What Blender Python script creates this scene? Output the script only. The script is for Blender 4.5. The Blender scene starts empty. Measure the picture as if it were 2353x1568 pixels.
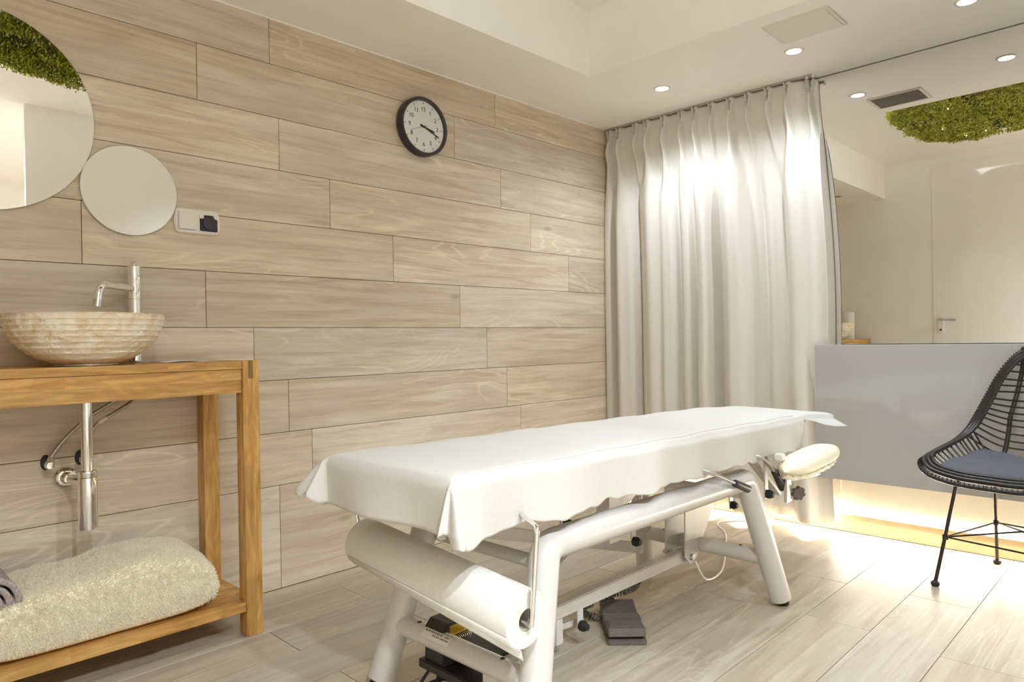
import bpy, bmesh, math, random
from math import sin, cos, pi, sqrt, radians, exp
from mathutils import Vector, Matrix, noise

random.seed(7)
S = bpy.context.scene
COL = S.collection

# ------------------------------------------------------------------ camera
cd = bpy.data.cameras.new('camera')
cam = bpy.data.objects.new('camera', cd)
COL.objects.link(cam)
cd.sensor_width = 36.0
cd.lens = 36.0 * 1603.0 / 2353.0
cd.clip_start = 0.02
yaw, pitch, roll = 0.7755, -0.0027, 0.0169
F0 = Vector((-sin(yaw), cos(yaw), 0)); R0 = Vector((cos(yaw), sin(yaw), 0)); U0 = Vector((0, 0, 1))
FW = cos(pitch) * F0 + sin(pitch) * U0
UP = cos(pitch) * U0 - sin(pitch) * F0
RT = cos(roll) * R0 - sin(roll) * UP
UP = cos(roll) * UP + sin(roll) * R0
m = Matrix((RT, UP, -FW)).transposed().to_4x4()
m.translation = Vector((2.5177, 0.0, 0.9419))
cam.matrix_world = m
S.camera = cam

# ------------------------------------------------------------------ world, exposure
w = bpy.data.worlds.new('world'); S.world = w; w.use_nodes = True
w.node_tree.nodes['Background'].inputs[0].default_value = (1.0, 0.93, 0.84, 1)
w.node_tree.nodes['Background'].inputs[1].default_value = 0.15
S.view_settings.view_transform = 'Standard'
S.view_settings.look = 'None'
S.view_settings.gamma = 1.0
S.view_settings.use_curve_mapping = False
S.view_settings.exposure = 1.54
S.cycles.use_denoising = True
S.cycles.max_bounces = 14
S.cycles.diffuse_bounces = 8
S.cycles.glossy_bounces = 8
S.cycles.caustics_reflective = False
S.cycles.caustics_refractive = False
S.cycles.sample_clamp_indirect = 6.0

def lamp_light(name, kind, loc, energy, color, parent=None, **kw):
    l = bpy.data.lights.new(name, kind); l.energy = energy; l.color = color
    o = bpy.data.objects.new(name, l); COL.objects.link(o); o.location = loc
    for k, v in kw.items():
        if k == 'rot': o.rotation_euler = v
        else: setattr(l, k, v)
    if parent:
        o.parent = parent; o.matrix_parent_inverse = Matrix.Translation(parent.location).inverted()
    return o

WARM = (1.0, 0.86, 0.68)
NEUT = (0.87, 0.965, 1.06)
E_SPOT = 8.3        # each ceiling downlight
E_TRAY = 14.0       # raised ceiling: downlight by right wall, another added to light the left wall
E_BAY_FILL = 128.0       # fill lamps added in the unseen entrance bay to brighten the left side
E_HALO = 18.0       # LED halo on the back of the moss panel
E_LED = 7.5         # LED profile on the baseboard

# ------------------------------------------------------------------ room dimensions
ZC = 2.187     # soffit
ZT = 2.50      # raised ceiling
YB = 3.48      # mirror wall
XR = 2.82      # right wall
YF = -0.13     # front wall (with the door)

# ------------------------------------------------------------------ materials
MATS = {}
def srgb(r, g, b):
    f = lambda c: (c / 255 / 12.92) if c / 255 <= 0.04045 else ((c / 255 + 0.055) / 1.055) ** 2.4
    return (f(r), f(g), f(b), 1.0)

def mat(name, color, rough=0.5, metal=0.0, spec=0.5, **kw):
    m = bpy.data.materials.new(name); m.use_nodes = True
    b = m.node_tree.nodes['Principled BSDF']
    b.inputs['Base Color'].default_value = color
    b.inputs['Roughness'].default_value = rough
    b.inputs['Metallic'].default_value = metal
    b.inputs['Specular IOR Level'].default_value = spec
    for k, v in kw.items():
        b.inputs[k.replace('_', ' ')].default_value = v
    MATS[name] = m
    return m

class NT:
    def __init__(s, m): s.t = m.node_tree; s.b = s.t.nodes['Principled BSDF']
    def n(s, kind, **kw):
        x = s.t.nodes.new(kind)
        for k, v in kw.items():
            if k == 'ins':
                for i, val in v.items(): x.inputs[i].default_value = val
            else: setattr(x, k, v)
        return x
    def l(s, a, ai, b, bi): s.t.links.new(a.outputs[ai], b.inputs[bi])
    def math(s, op, a, b=None, va=None, vb=None, clamp=False):
        x = s.n('ShaderNodeMath', operation=op); x.use_clamp = clamp
        if a is not None: s.l(a[0], a[1], x, 0)
        elif va is not None: x.inputs[0].default_value = va
        if b is not None: s.l(b[0], b[1], x, 1)
        elif vb is not None: x.inputs[1].default_value = vb
        return (x, 0)
    def mix(s, fac, ca, cb, blend='MIX'):
        x = s.n('ShaderNodeMix', data_type='RGBA', blend_type=blend)
        for i, v in ((0, fac), (6, ca), (7, cb)):
            if isinstance(v, tuple) and hasattr(v[0], 'outputs'): s.l(v[0], v[1], x, i)
            else: x.inputs[i].default_value = v
        return (x, 2)
    def ramp(s, fac, stops):
        x = s.n('ShaderNodeValToRGB'); s.l(fac[0], fac[1], x, 0)
        while len(x.color_ramp.elements) < len(stops): x.color_ramp.elements.new(0.5)
        for e, (p, c) in zip(x.color_ramp.elements, stops): e.position = p; e.color = c
        return (x, 0)
    def bump(s, h, strength=0.2, dist=0.002):
        x = s.n('ShaderNodeBump'); x.inputs['Strength'].default_value = strength; x.inputs['Distance'].default_value = dist
        s.l(h[0], h[1], x, 'Height'); s.l(x, 0, s.b, 'Normal'); return x

def wood_tile(name, gain):
    m = mat(name, (0.5, 0.4, 0.3, 1), 0.42)
    t = NT(m)
    tc = t.n('ShaderNodeTexCoord'); oi = t.n('ShaderNodeObjectInfo')
    sep = t.n('ShaderNodeSeparateXYZ'); t.l(tc, 'Object', sep, 0)
    cross = t.math('ADD', (sep, 0), (sep, 2))
    r50 = t.math('MULTIPLY', (oi, 'Random'), vb=57.0)
    def coords(sl, sc, off):
        c = t.n('ShaderNodeCombineXYZ')
        a = t.math('MULTIPLY', (sep, 1), vb=sl); b = t.math('MULTIPLY', cross, vb=sc)
        t.l(a[0], 0, c, 0); t.l(b[0], 0, c, 1)
        o = t.math('ADD', r50, vb=off); t.l(o[0], 0, c, 2); return c
    def nz(c, scale, detail, rough=0.5, dist=0.0):
        x = t.n('ShaderNodeTexNoise'); t.l(c, 0, x, 'Vector')
        x.inputs['Scale'].default_value = scale; x.inputs['Detail'].default_value = detail
        x.inputs['Roughness'].default_value = rough; x.inputs['Distortion'].default_value = dist
        return (x, 0)
    streak = nz(coords(2.2, 34, 0), 1.0, 6, 0.6, 0.6)      # long fine streaks
    fine = nz(coords(9, 210, 3), 1.0, 3, 0.6)              # pores
    broad = nz(coords(1.6, 7, 5), 1.0, 3, 0.5, 0.4)        # tone zones
    con = nz(coords(1.15, 6.5, 9), 1.0, 2.5, 0.45, 0.7)     # cathedral contour field
    c1 = t.math('MULTIPLY', con, vb=92.0); c1 = t.math('SINE', c1)
    c1 = t.math('MULTIPLY_ADD', c1, vb=0.5); c1[0].inputs[2].default_value = 0.5
    c1 = t.math('POWER', c1, vb=9.0)
    msk = nz(coords(1.3, 5.0, 21), 1.0, 2, 0.5, 0.2)
    msk = t.ramp(msk, [(0.50, (0, 0, 0, 1)), (0.66, (1, 1, 1, 1))])
    line = t.math('MULTIPLY', c1, msk)
    base = t.ramp(streak, [(0.28, srgb(180, 161, 135)), (0.5, srgb(208, 194, 171)), (0.72, srgb(222, 211, 192))])
    col = t.mix((t.ramp(broad, [(0.42, (0, 0, 0, 1)), (0.68, (0.6, 0.6, 0.6, 1))])[0], 0), base, srgb(188, 173, 153))
    col = t.mix((t.math('MULTIPLY', line, vb=0.55)[0], 0), col, srgb(236, 222, 196))
    fr = t.ramp(fine, [(0.35, (0.92, 0.92, 0.92, 1)), (0.6, (1, 1, 1, 1))])
    col = t.mix(0.8, col, fr, 'MULTIPLY')
    # knots
    vk = t.n('ShaderNodeTexVoronoi'); t.l(coords(1.5, 3.6, 33), 0, vk, 'Vector'); vk.inputs['Scale'].default_value = 1.0
    kn = t.ramp((vk, 0), [(0.025, (1, 1, 1, 1)), (0.075, (0, 0, 0, 1))])
    col = t.mix((t.math('MULTIPLY', kn, vb=0.55)[0], 0), col, srgb(110, 86, 66))
    # board to board tone
    rr = t.n('ShaderNodeMapRange'); t.l(oi, 'Random', rr, 0); rr.inputs[3].default_value = 0.90 * gain; rr.inputs[4].default_value = 1.06 * gain
    hs = t.n('ShaderNodeHueSaturation'); t.l(rr, 0, hs, 'Value'); t.l(col[0], col[1], hs, 'Color')
    rs = t.math('MULTIPLY', (oi, 'Random'), vb=7.3); rs = t.math('FRACT', rs)
    rs2 = t.n('ShaderNodeMapRange'); t.l(rs[0], 0, rs2, 0); rs2.inputs[3].default_value = 0.82; rs2.inputs[4].default_value = 1.12
    t.l(rs2, 0, hs, 'Saturation')
    t.l(hs, 0, t.b, 'Base Color')
    rg = t.ramp(streak, [(0.3, (0.36,) * 3 + (1,)), (0.7, (0.48,) * 3 + (1,))]); t.l(rg[0], 0, t.b, 'Roughness')
    t.bump(fine, 0.12, 0.001)
    return m

def oak(name, long_axis, dark=1.0, stave=(0.42, 0.034)):
    m = mat(name, (0.5, 0.3, 0.1, 1), 0.42)
    t = NT(m); tc = t.n('ShaderNodeTexCoord'); sep = t.n('ShaderNodeSeparateXYZ'); t.l(tc, 'Object', sep, 0)
    others = [i for i in range(3) if i != long_axis]
    cr = t.math('ADD', (sep, others[0]), (sep, others[1]))
    cb = t.n('ShaderNodeCombineXYZ'); t.l(sep, long_axis, cb, 0); t.l(cr[0], 0, cb, 1)
    br = t.n('ShaderNodeTexBrick'); t.l(cb, 0, br, 'Vector')
    br.inputs['Scale'].default_value = 1.0; br.inputs['Mortar Size'].default_value = 0.0
    br.inputs['Brick Width'].default_value = stave[0]; br.inputs['Row Height'].default_value = stave[1]
    br.offset = 0.37
    br.inputs['Color1'].default_value = (0, 0, 0, 1); br.inputs['Color2'].default_value = (1, 1, 1, 1); br.inputs['Bias'].default_value = 0.0
    g = t.n('ShaderNodeCombineXYZ')
    a = t.math('MULTIPLY', (sep, long_axis), vb=5.0); b = t.math('MULTIPLY', cr, vb=42.0)
    t.l(a[0], 0, g, 0); t.l(b[0], 0, g, 1)
    o3 = t.math('MULTIPLY', (br, 0), vb=13.0); t.l(o3[0], 0, g, 2)
    nz = t.n('ShaderNodeTexNoise'); t.l(g, 0, nz, 'Vector'); nz.inputs['Scale'].default_value = 1.0; nz.inputs['Detail'].default_value = 5; nz.inputs['Distortion'].default_value = 0.8
    wv = t.n('ShaderNodeTexNoise'); g2 = t.n('ShaderNodeVectorMath', operation='MULTIPLY'); t.l(g, 0, g2, 0); g2.inputs[1].default_value = (0.6, 0.32, 1)
    t.l(g2, 0, wv, 'Vector'); wv.inputs['Scale'].default_value = 1.0; wv.inputs['Detail'].default_value = 1.5
    rings = t.math('MULTIPLY', (wv, 0), vb=70.0); rings = t.math('SINE', rings)
    rg = t.ramp(rings, [(0.0, (0.78, 0.78, 0.78, 1)), (0.7, (1, 1, 1, 1))])
    base = t.ramp((nz, 0), [(0.28, srgb(176, 124, 62)), (0.55, srgb(210, 162, 92)), (0.8, srgb(226, 186, 120))])
    col = t.mix(0.55, base, rg, 'MULTIPLY')
    hs = t.n('ShaderNodeHueSaturation'); t.l(col[0], col[1], hs, 'Color')
    mr = t.n('ShaderNodeMapRange'); t.l(br, 0, mr, 0); mr.inputs[3].default_value = 0.86 * dark; mr.inputs[4].default_value = 1.08 * dark
    t.l(mr, 0, hs, 'Value'); t.l(hs, 0, t.b, 'Base Color')
    t.bump((nz, 0), 0.06, 0.001)
    return m

def noisy(name, c1, c2, scale, rough, bump=0.0, dist=0.002, coord='Object', metal=0.0, detail=4):
    m = mat(name, c1, rough, metal); t = NT(m)
    tc = t.n('ShaderNodeTexCoord'); nz = t.n('ShaderNodeTexNoise'); t.l(tc, coord, nz, 'Vector')
    nz.inputs['Scale'].default_value = scale; nz.inputs['Detail'].default_value = detail
    r = t.ramp((nz, 0), [(0.35, c1), (0.65, c2)]); t.l(r[0], 0, t.b, 'Base Color')
    if bump: t.bump((nz, 0), bump, dist)
    return m

wood_tile('wall_tile', 1.15); wood_tile('floor_tile', 0.81)  # one tile; wall's stronger and floor's weaker light put into the gain
oak('oak_y', 1); oak('oak_z', 2, stave=(0.9, 0.03)); oak('oak_x', 0)
oak('oak_dark', 2, 0.42, stave=(0.5, 0.05))
noisy('grout', srgb(150, 126, 95), srgb(160, 136, 105), 30, 0.9)
noisy('plaster', srgb(244, 241, 235), srgb(246, 243, 237), 3, 0.75, 0.03, 0.002)
noisy('plaster_cream', srgb(232, 224, 208), srgb(235, 227, 211), 3, 0.6)
noisy('door_gloss', srgb(240, 236, 229), srgb(242, 238, 231), 2, 0.06)
mat('mirror', (0.90, 0.89, 0.87, 1), 0.0, 1.0)
mat('mirror_wall', (0.92, 0.91, 0.89, 1), 0.004, 1.0)
mat('mirror_edge', srgb(200, 205, 200), 0.15, 0.6)
mat('grey_glass', srgb(180, 180, 179), 0.09, 0.0, 0.7, Coat_Weight=0.5, Coat_Roughness=0.03)
mat('glass_edge', srgb(205, 215, 214), 0.15, 0.0, 0.8)
mat('chrome', (0.86, 0.85, 0.84, 1), 0.07, 1.0)
mat('steel', (0.62, 0.60, 0.57, 1), 0.28, 1.0)
mat('braided', (0.5, 0.47, 0.43, 1), 0.4, 0.9)
noisy('silver_paint', srgb(204, 200, 195), srgb(207, 203, 198), 40, 0.28)
MATS['silver_paint'].node_tree.nodes['Principled BSDF'].inputs['Coat Weight'].default_value = 0.5
MATS['silver_paint'].node_tree.nodes['Principled BSDF'].inputs['Coat Roughness'].default_value = 0.15
noisy('curtain_cloth', srgb(216, 212, 204), srgb(219, 215, 207), 400, 0.85, 0.05, 0.0005)
noisy('curtain_lining', srgb(214, 206, 192), srgb(218, 210, 196), 300, 0.9)
noisy('sheet_cloth', srgb(204, 201, 194), srgb(207, 204, 198), 120, 0.8, 0.04, 0.0008)
noisy('paper_roll', srgb(222, 220, 213), srgb(226, 224, 217), 90, 0.85, 0.08, 0.001)
mat('roll_core', srgb(196, 190, 180), 0.7)
noisy('vinyl_cream', srgb(238, 230, 204), srgb(241, 234, 210), 60, 0.5, 0.04, 0.001)
noisy('vinyl_beige', srgb(214, 204, 184), srgb(218, 208, 190), 60, 0.5)
noisy('black_plastic', srgb(38, 34, 32), srgb(44, 40, 38), 80, 0.45)
noisy('pedal_plastic', srgb(100, 92, 87), srgb(106, 98, 93), 80, 0.5)
mat('black_rubber', srgb(30, 28, 27), 0.6)
mat('gold_foil', srgb(214, 170, 60), 0.25, 0.8)
mat('white_plastic', srgb(236, 232, 226), 0.3)
mat('smoked_lens', srgb(52, 48, 58), 0.1, 0.0, 0.6)
mat('clock_rim', srgb(52, 48, 52), 0.28)
mat('clock_face', srgb(248, 246, 240), 0.5)
mat('ink', srgb(40, 38, 36), 0.6)
mat('print_grey', srgb(120, 110, 100), 0.7)
mat('sticker', srgb(226, 220, 210), 0.4)
mat('sticker_red', srgb(190, 90, 60), 0.5)
def clear_glass():
    m = bpy.data.materials.new('clear_lens'); m.use_nodes = True; nt = m.node_tree; nt.nodes.remove(nt.nodes['Principled BSDF'])
    tr = nt.nodes.new('ShaderNodeBsdfTransparent'); gl = nt.nodes.new('ShaderNodeBsdfGlossy'); gl.inputs['Roughness'].default_value = 0.03
    fr = nt.nodes.new('ShaderNodeFresnel'); fr.inputs[0].default_value = 1.18; mx = nt.nodes.new('ShaderNodeMixShader')
    nt.links.new(fr.outputs[0], mx.inputs[0]); nt.links.new(tr.outputs[0], mx.inputs[1]); nt.links.new(gl.outputs[0], mx.inputs[2])
    nt.links.new(mx.outputs[0], nt.nodes['Material Output'].inputs[0]); MATS['clear_lens'] = m
clear_glass()
noisy('rattan_black', srgb(30, 26, 25), srgb(44, 39, 37), 160, 0.28, 0.1, 0.0008)
mat('chair_metal', srgb(74, 66, 60), 0.3, 0.85)
noisy('cushion_cloth', srgb(84, 84, 93), srgb(93, 93, 102), 260, 0.9, 0.08, 0.0006)
noisy('fleece', srgb(246, 240, 222), srgb(251, 248, 236), 70, 0.95)
def fleece_fibre():
    m = bpy.data.materials.new('fleece_fibre'); m.use_nodes = True; nt = m.node_tree; nt.nodes.remove(nt.nodes['Principled BSDF'])
    a = nt.nodes.new('ShaderNodeBsdfDiffuse'); b = nt.nodes.new('ShaderNodeBsdfTranslucent'); x = nt.nodes.new('ShaderNodeMixShader')
    for n in (a, b): n.inputs[0].default_value = srgb(252, 249, 238)
    nt.links.new(a.outputs[0], x.inputs[1]); nt.links.new(b.outputs[0], x.inputs[2]); x.inputs[0].default_value = 0.5
    nt.links.new(x.outputs[0], nt.nodes['Material Output'].inputs[0]); MATS['fleece_fibre'] = m
fleece_fibre()
noisy('towel_grey', srgb(150, 138, 135), srgb(182, 172, 169), 120, 0.95, 0.5, 0.003)
noisy('board_dark', srgb(40, 48, 18), srgb(52, 60, 26), 60, 0.9)
noisy('led_base', srgb(210, 188, 150), srgb(218, 198, 162), 12, 0.4)
mat('led_alu', (0.8, 0.8, 0.8, 1), 0.3, 0.9)
mat('vent_white', srgb(226, 220, 210), 0.5)
mat('vent_dark', srgb(120, 112, 102), 0.8)
mat('vent_grey', srgb(176, 168, 158), 0.8)

def leaf_mat():
    m = mat('leaf', srgb(110, 130, 40), 0.5); t = NT(m)
    tc = t.n('ShaderNodeTexCoord'); nz = t.n('ShaderNodeTexNoise'); t.l(tc, 'Object', nz, 'Vector')
    nz.inputs['Scale'].default_value = 26; nz.inputs['Detail'].default_value = 3
    r = t.ramp((nz, 0), [(0.3, srgb(118, 126, 34)), (0.5, srgb(174, 176, 58)), (0.7, srgb(212, 210, 96))])
    t.l(r[0], 0, t.b, 'Base Color'); return m
leaf_mat()

def onyx():
    m = mat('onyx', srgb(226, 210, 180), 0.45); t = NT(m)
    tc = t.n('ShaderNodeTexCoord')
    nz = t.n('ShaderNodeTexNoise'); t.l(tc, 'Object', nz, 'Vector'); nz.inputs['Scale'].default_value = 16; nz.inputs['Detail'].default_value = 6; nz.inputs['Distortion'].default_value = 1.2
    r = t.ramp((nz, 0), [(0.26, srgb(206, 172, 128)), (0.40, srgb(230, 212, 182)), (0.6, srgb(243, 236, 220)), (0.8, srgb(234, 220, 196))])
    t.l(r[0], 0, t.b, 'Base Color')
    t.b.inputs['Subsurface Weight'].default_value = 0.0
    n2 = t.n('ShaderNodeTexNoise'); t.l(tc, 'Object', n2, 'Vector'); n2.inputs['Scale'].default_value = 90; n2.inputs['Detail'].default_value = 4
    t.bump((n2, 0), 0.4, 0.003); return m
onyx()

def emit(name, color, strength):
    m = bpy.data.materials.new(name); m.use_nodes = True
    nt = m.node_tree; nt.nodes.remove(nt.nodes['Principled BSDF'])
    e = nt.nodes.new('ShaderNodeEmission'); e.inputs[0].default_value = color + (1,); e.inputs[1].default_value = strength
    nt.links.new(e.outputs[0], nt.nodes['Material Output'].inputs[0]); MATS[name] = m
emit('lamp_lens', (1.0, 0.97, 0.93), 14.0)
emit('led_strip', (1.0, 0.93, 0.78), 3.2)
emit('fairy', (1.0, 0.85, 0.6), 14.0)

# ------------------------------------------------------------------ mesh helpers
def box(bm, x0, x1, y0, y1, z0, z1):
    vs = [bm.verts.new((x, y, z)) for z in (z0, z1) for y in (y0, y1) for x in (x0, x1)]
    for f in ((0, 2, 3, 1), (4, 5, 7, 6), (0, 1, 5, 4), (2, 6, 7, 3), (0, 4, 6, 2), (1, 3, 7, 5)):
        bm.faces.new([vs[i] for i in f])
    return vs

def obox(bm, c, ax, ay, az, hx, hy, hz):
    """oriented box about centre c with unit axes"""
    c = Vector(c); vs = []
    for sz in (-1, 1):
        for sy in (-1, 1):
            for sx in (-1, 1):
                vs.append(bm.verts.new(c + Vector(ax) * hx * sx + Vector(ay) * hy * sy + Vector(az) * hz * sz))
    for f in ((0, 2, 3, 1), (4, 5, 7, 6), (0, 1, 5, 4), (2, 6, 7, 3), (0, 4, 6, 2), (1, 3, 7, 5)):
        bm.faces.new([vs[i] for i in f])

def beam(bm, a, b, wd, hg, up=(0, 0, 1)):
    a, b = Vector(a), Vector(b); d = (b - a).normalized(); s = d.cross(Vector(up)).normalized(); u = s.cross(d)
    obox(bm, (a + b) / 2, s, d, u, wd / 2, (b - a).length / 2, hg / 2)

def catmull(pts, n=8, closed=False):
    P = [Vector(p) for p in pts]; out = []; N = len(P)
    rng = range(N) if closed else range(N - 1)
    for i in rng:
        p0 = P[(i - 1) % N] if closed or i > 0 else P[0]
        p1, p2 = P[i], P[(i + 1) % N]
        p3 = P[(i + 2) % N] if closed or i + 2 < N else P[-1]
        for k in range(n):
            t = k / n
            out.append(0.5 * ((2 * p1) + (-p0 + p2) * t + (2 * p0 - 5 * p1 + 4 * p2 - p3) * t * t + (-p0 + 3 * p1 - 3 * p2 + p3) * t ** 3))
    if not closed: out.append(P[-1])
    return out

def bend(pts, r, n=6):
    """round the corners of a polyline"""
    P = [Vector(p) for p in pts]; out = [P[0]]
    for i in range(1, len(P) - 1):
        a = (P[i - 1] - P[i]); b = (P[i + 1] - P[i]); k = min(r, a.length * 0.45, b.length * 0.45)
        A = P[i] + a.normalized() * k; B = P[i] + b.normalized() * k
        for j in range(n + 1):
            t = j / n; out.append((1 - t) ** 2 * A + 2 * t * (1 - t) * P[i] + t * t * B)
    out.append(P[-1]); return out

def tube(bm, pts, r, n=12, caps=True, closed=False):
    P = [Vector(p) for p in pts]; N = len(P)
    rad = r if hasattr(r, '__len__') else [r] * N
    up = None; rings = []
    for i in range(N):
        if closed: d = (P[(i + 1) % N] - P[i - 1])
        else: d = P[min(i + 1, N - 1)] - P[max(i - 1, 0)]
        d.normalize()
        if up is None:
            up = d.orthogonal().normalized()
        else:
            up = (up - d * up.dot(d))
            up = up.normalized() if up.length > 1e-6 else d.orthogonal().normalized()
        sd = d.cross(up)
        rings.append([bm.verts.new(P[i] + (up * cos(2 * pi * k / n) + sd * sin(2 * pi * k / n)) * rad[i]) for k in range(n)])
    for i in range(N if closed else N - 1):
        A, B = rings[i], rings[(i + 1) % N]
        for k in range(n): bm.faces.new((A[k], A[(k + 1) % n], B[(k + 1) % n], B[k]))
    if caps and not closed:
        bm.faces.new(list(reversed(rings[0]))); bm.faces.new(rings[-1])

def lathe(bm, prof, c, axis=(0, 0, 1), n=32, f=None):
    """profile [(r, h)] about axis through c"""
    a = Vector(axis).normalized(); u = a.orthogonal().normalized(); v = a.cross(u); c = Vector(c); rings = []
    if abs(a.z) > 0.99: u, v = Vector((1, 0, 0)), Vector((0, 1, 0)) * (1 if a.z > 0 else -1)
    for (r, h) in prof:
        if r < 1e-6: rings.append([bm.verts.new(c + a * h)])
        else: rings.append([bm.verts.new(c + a * h + (u * cos(2 * pi * k / n) + v * sin(2 * pi * k / n)) * r) for k in range(n)])
    for A, B in zip(rings, rings[1:]):
        for k in range(n):
            k2 = (k + 1) % n
            if len(A) == 1 and len(B) == 1: continue
            if len(A) == 1: bm.faces.new((A[0], B[k2], B[k]))
            elif len(B) == 1: bm.faces.new((A[k], A[k2], B[0]))
            else: bm.faces.new((A[k], A[k2], B[k2], B[k]))

def prism(bm, poly, off):
    """extrude a 3-D polygon by vector off"""
    A = [bm.verts.new(p) for p in poly]; B = [bm.verts.new(Vector(p) + Vector(off)) for p in poly]
    bm.faces.new(list(reversed(A))); bm.faces.new(B); n = len(A)
    for i in range(n): bm.faces.new((A[i], A[(i + 1) % n], B[(i + 1) % n], B[i]))

def finish(bm, bevel=0.0, segs=2):
    if bevel:
        bmesh.ops.remove_doubles(bm, verts=bm.verts, dist=1e-6)
        es = [e for e in bm.edges if len(e.link_faces) == 2 and e.calc_face_angle(0) > 0.6]
        bmesh.ops.bevel(bm, geom=es, offset=bevel, segments=segs, affect='EDGES', clamp_overlap=True)
    bmesh.ops.recalc_face_normals(bm, faces=bm.faces)

def obj(name, bm, material, parent=None, smooth=False, bevel=0.0, kind=None, label=None, recalc=True, segs=2, origin=None):
    if bevel or recalc: finish(bm, bevel, segs)
    me = bpy.data.meshes.new(name); bm.to_mesh(me); bm.free()
    return meshobj(name, me, material, parent, smooth or bool(bevel), kind, label, origin)

def meshobj(name, me, material, parent=None, smooth=False, kind=None, label=None, origin=None):
    o = bpy.data.objects.new(name, me); COL.objects.link(o)
    if parent is not None:
        off = root_loc(parent)
    elif origin is not None: off = Vector(origin)
    else:
        vs = [v.co for v in me.vertices]
        off = Vector(((min(v.x for v in vs) + max(v.x for v in vs)) / 2, (min(v.y for v in vs) + max(v.y for v in vs)) / 2, min(v.z for v in vs)))
    me.transform(Matrix.Translation(-off))
    if parent is None: o.location = off
    else: o.parent = parent
    if material: me.materials.append(MATS[material])
    if smooth:
        for p in me.polygons: p.use_smooth = True
        try: me.set_sharp_from_angle(angle=radians(40))
        except Exception: pass
    if kind: o['kind'] = kind
    if label: o['label'] = label
    return o

def root_loc(o):
    l = Vector((0, 0, 0))
    while o is not None: l += o.location; o = o.parent
    return l

def thing(name, label, cat, loc, group=None):
    o = bpy.data.objects.new(name, None); COL.objects.link(o); o.location = loc
    o.empty_display_size = 0.1
    o['label'] = label; o['category'] = cat
    if group: o['group'] = group
    return o

def tag(o, label, cat, group=None):
    o['label'] = label; o['category'] = cat
    if group: o['group'] = group
    return o

def B(): return bmesh.new()

def one_box(name, x0, x1, y0, y1, z0, z1, material, parent=None, bevel=0.0, kind=None, label=None, origin=None):
    bm = B(); box(bm, x0, x1, y0, y1, z0, z1); return obj(name, bm, material, parent, bevel=bevel, kind=kind, label=label, origin=origin)

def text_mesh(txt, size):
    c = bpy.data.curves.new('t', 'FONT'); c.body = txt; c.size = size; c.align_x = 'CENTER'; c.align_y = 'CENTER'; c.extrude = 0.0003
    o = bpy.data.objects.new('t', c); COL.objects.link(o)
    dg = bpy.context.evaluated_depsgraph_get()
    me = bpy.data.meshes.new_from_object(o.evaluated_get(dg))
    bpy.data.objects.remove(o); bpy.data.curves.remove(c); return me

# ================================================================== THE SETTING
NX1 = 5.6; NY0 = -1.3; NXL = 1.95; NYR = 1.02       # entrance bay behind / beside the photographer
# ---- floor: backing slab + plank tiles
fl = one_box('floor', -0.02, NX1, NY0, YB, -0.05, -0.0035, 'grout', kind='structure', origin=(0, 0, 0))
GAP = 0.0021
PLANK_CACHE = {}
def plank(parent, sx, sy, sz, c, material, name='plank'):
    key = (round(sx, 3), round(sy, 3), round(sz, 3))
    if key not in PLANK_CACHE:
        bm = B(); box(bm, -sx / 2, sx / 2, -sy / 2, sy / 2, -sz / 2, sz / 2)
        top = [e for e in bm.edges]
        bmesh.ops.bevel(bm, geom=top, offset=0.0007, segments=1, affect='EDGES')
        bmesh.ops.recalc_face_normals(bm, faces=bm.faces)
        me = bpy.data.meshes.new(name); bm.to_mesh(me); bm.free(); me.materials.append(MATS[material])
        PLANK_CACHE[key] = me
    o = bpy.data.objects.new(name, PLANK_CACHE[key]); COL.objects.link(o)
    o.parent = parent; o.location = Vector(c) - root_loc(parent)
    return o

FP = 0.2033; FX0 = 0.147
butt = {0: 1.444, 1: 1.057, 2: 1.463, 3: 1.068, 4: 1.80, 5: 2.324, 6: 2.745, 7: 2.351, 8: 2.77, 9: 2.302, 10: 2.62, 11: 2.2, 12: 2.75, 13: 2.4}
k = -1
while FX0 + k * FP < 3.9:
    xa = max(0.0, FX0 + k * FP); xb = min(FX0 + (k + 1) * FP, NX1)
    b0 = butt.get(k, 1.7 + 0.37 * ((k * 5) % 3)); ylo = YF if xb < NXL + 0.05 else NY0
    yhi = YB - 0.005 if xb < XR + 0.1 else 1.9
    ys = [b0 + 1.202 * i for i in range(-5, 5)]
    edges = [ylo] + [y for y in ys if ylo + 0.03 < y < yhi - 0.03] + [yhi]
    for ya, yb in zip(edges, edges[1:]):
        dz = random.uniform(-0.0003, 0.0003)
        plank(fl, xb - xa - GAP, yb - ya - GAP, 0.008, ((xa + xb) / 2, (ya + yb) / 2, -0.004 + dz), 'floor_tile')
    k += 1

# ---- left wall: backing + plank tiles
wl = one_box('wall_left', -0.12, -0.009, YF - 0.1, YB + 0.05, -0.05, ZT + 0.1, 'grout', kind='structure', origin=(0, 0, 0))
zl = [2.0114 - 0.202 * i for i in range(10)]
tops = [ZC + 0.004] + zl; bots = zl + [0.0]
joints = [1.2703, 0.9959, 1.3029, 1.5206, 1.8306, 1.0142, 1.1883, 1.3245, 1.4219, 1.2807, 1.5]
bots[9] = 0.0; tops = tops[:10]; bots = bots[:10]
for r, (zt_, zb_) in enumerate(zip(tops, bots)):
    ys = [joints[r] + 1.202 * i for i in range(-3, 4)]
    edges = [YF] + [y for y in ys if YF + 0.03 < y < YB - 0.03] + [YB]
    for ya, yb in zip(edges, edges[1:]):
        dx = random.uniform(-0.0003, 0.0003)
        plank(wl, 0.008, yb - ya - GAP, zt_ - zb_ - GAP, (-0.004 + dx, (ya + yb) / 2, (zt_ + zb_) / 2), 'wall_tile')

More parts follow.
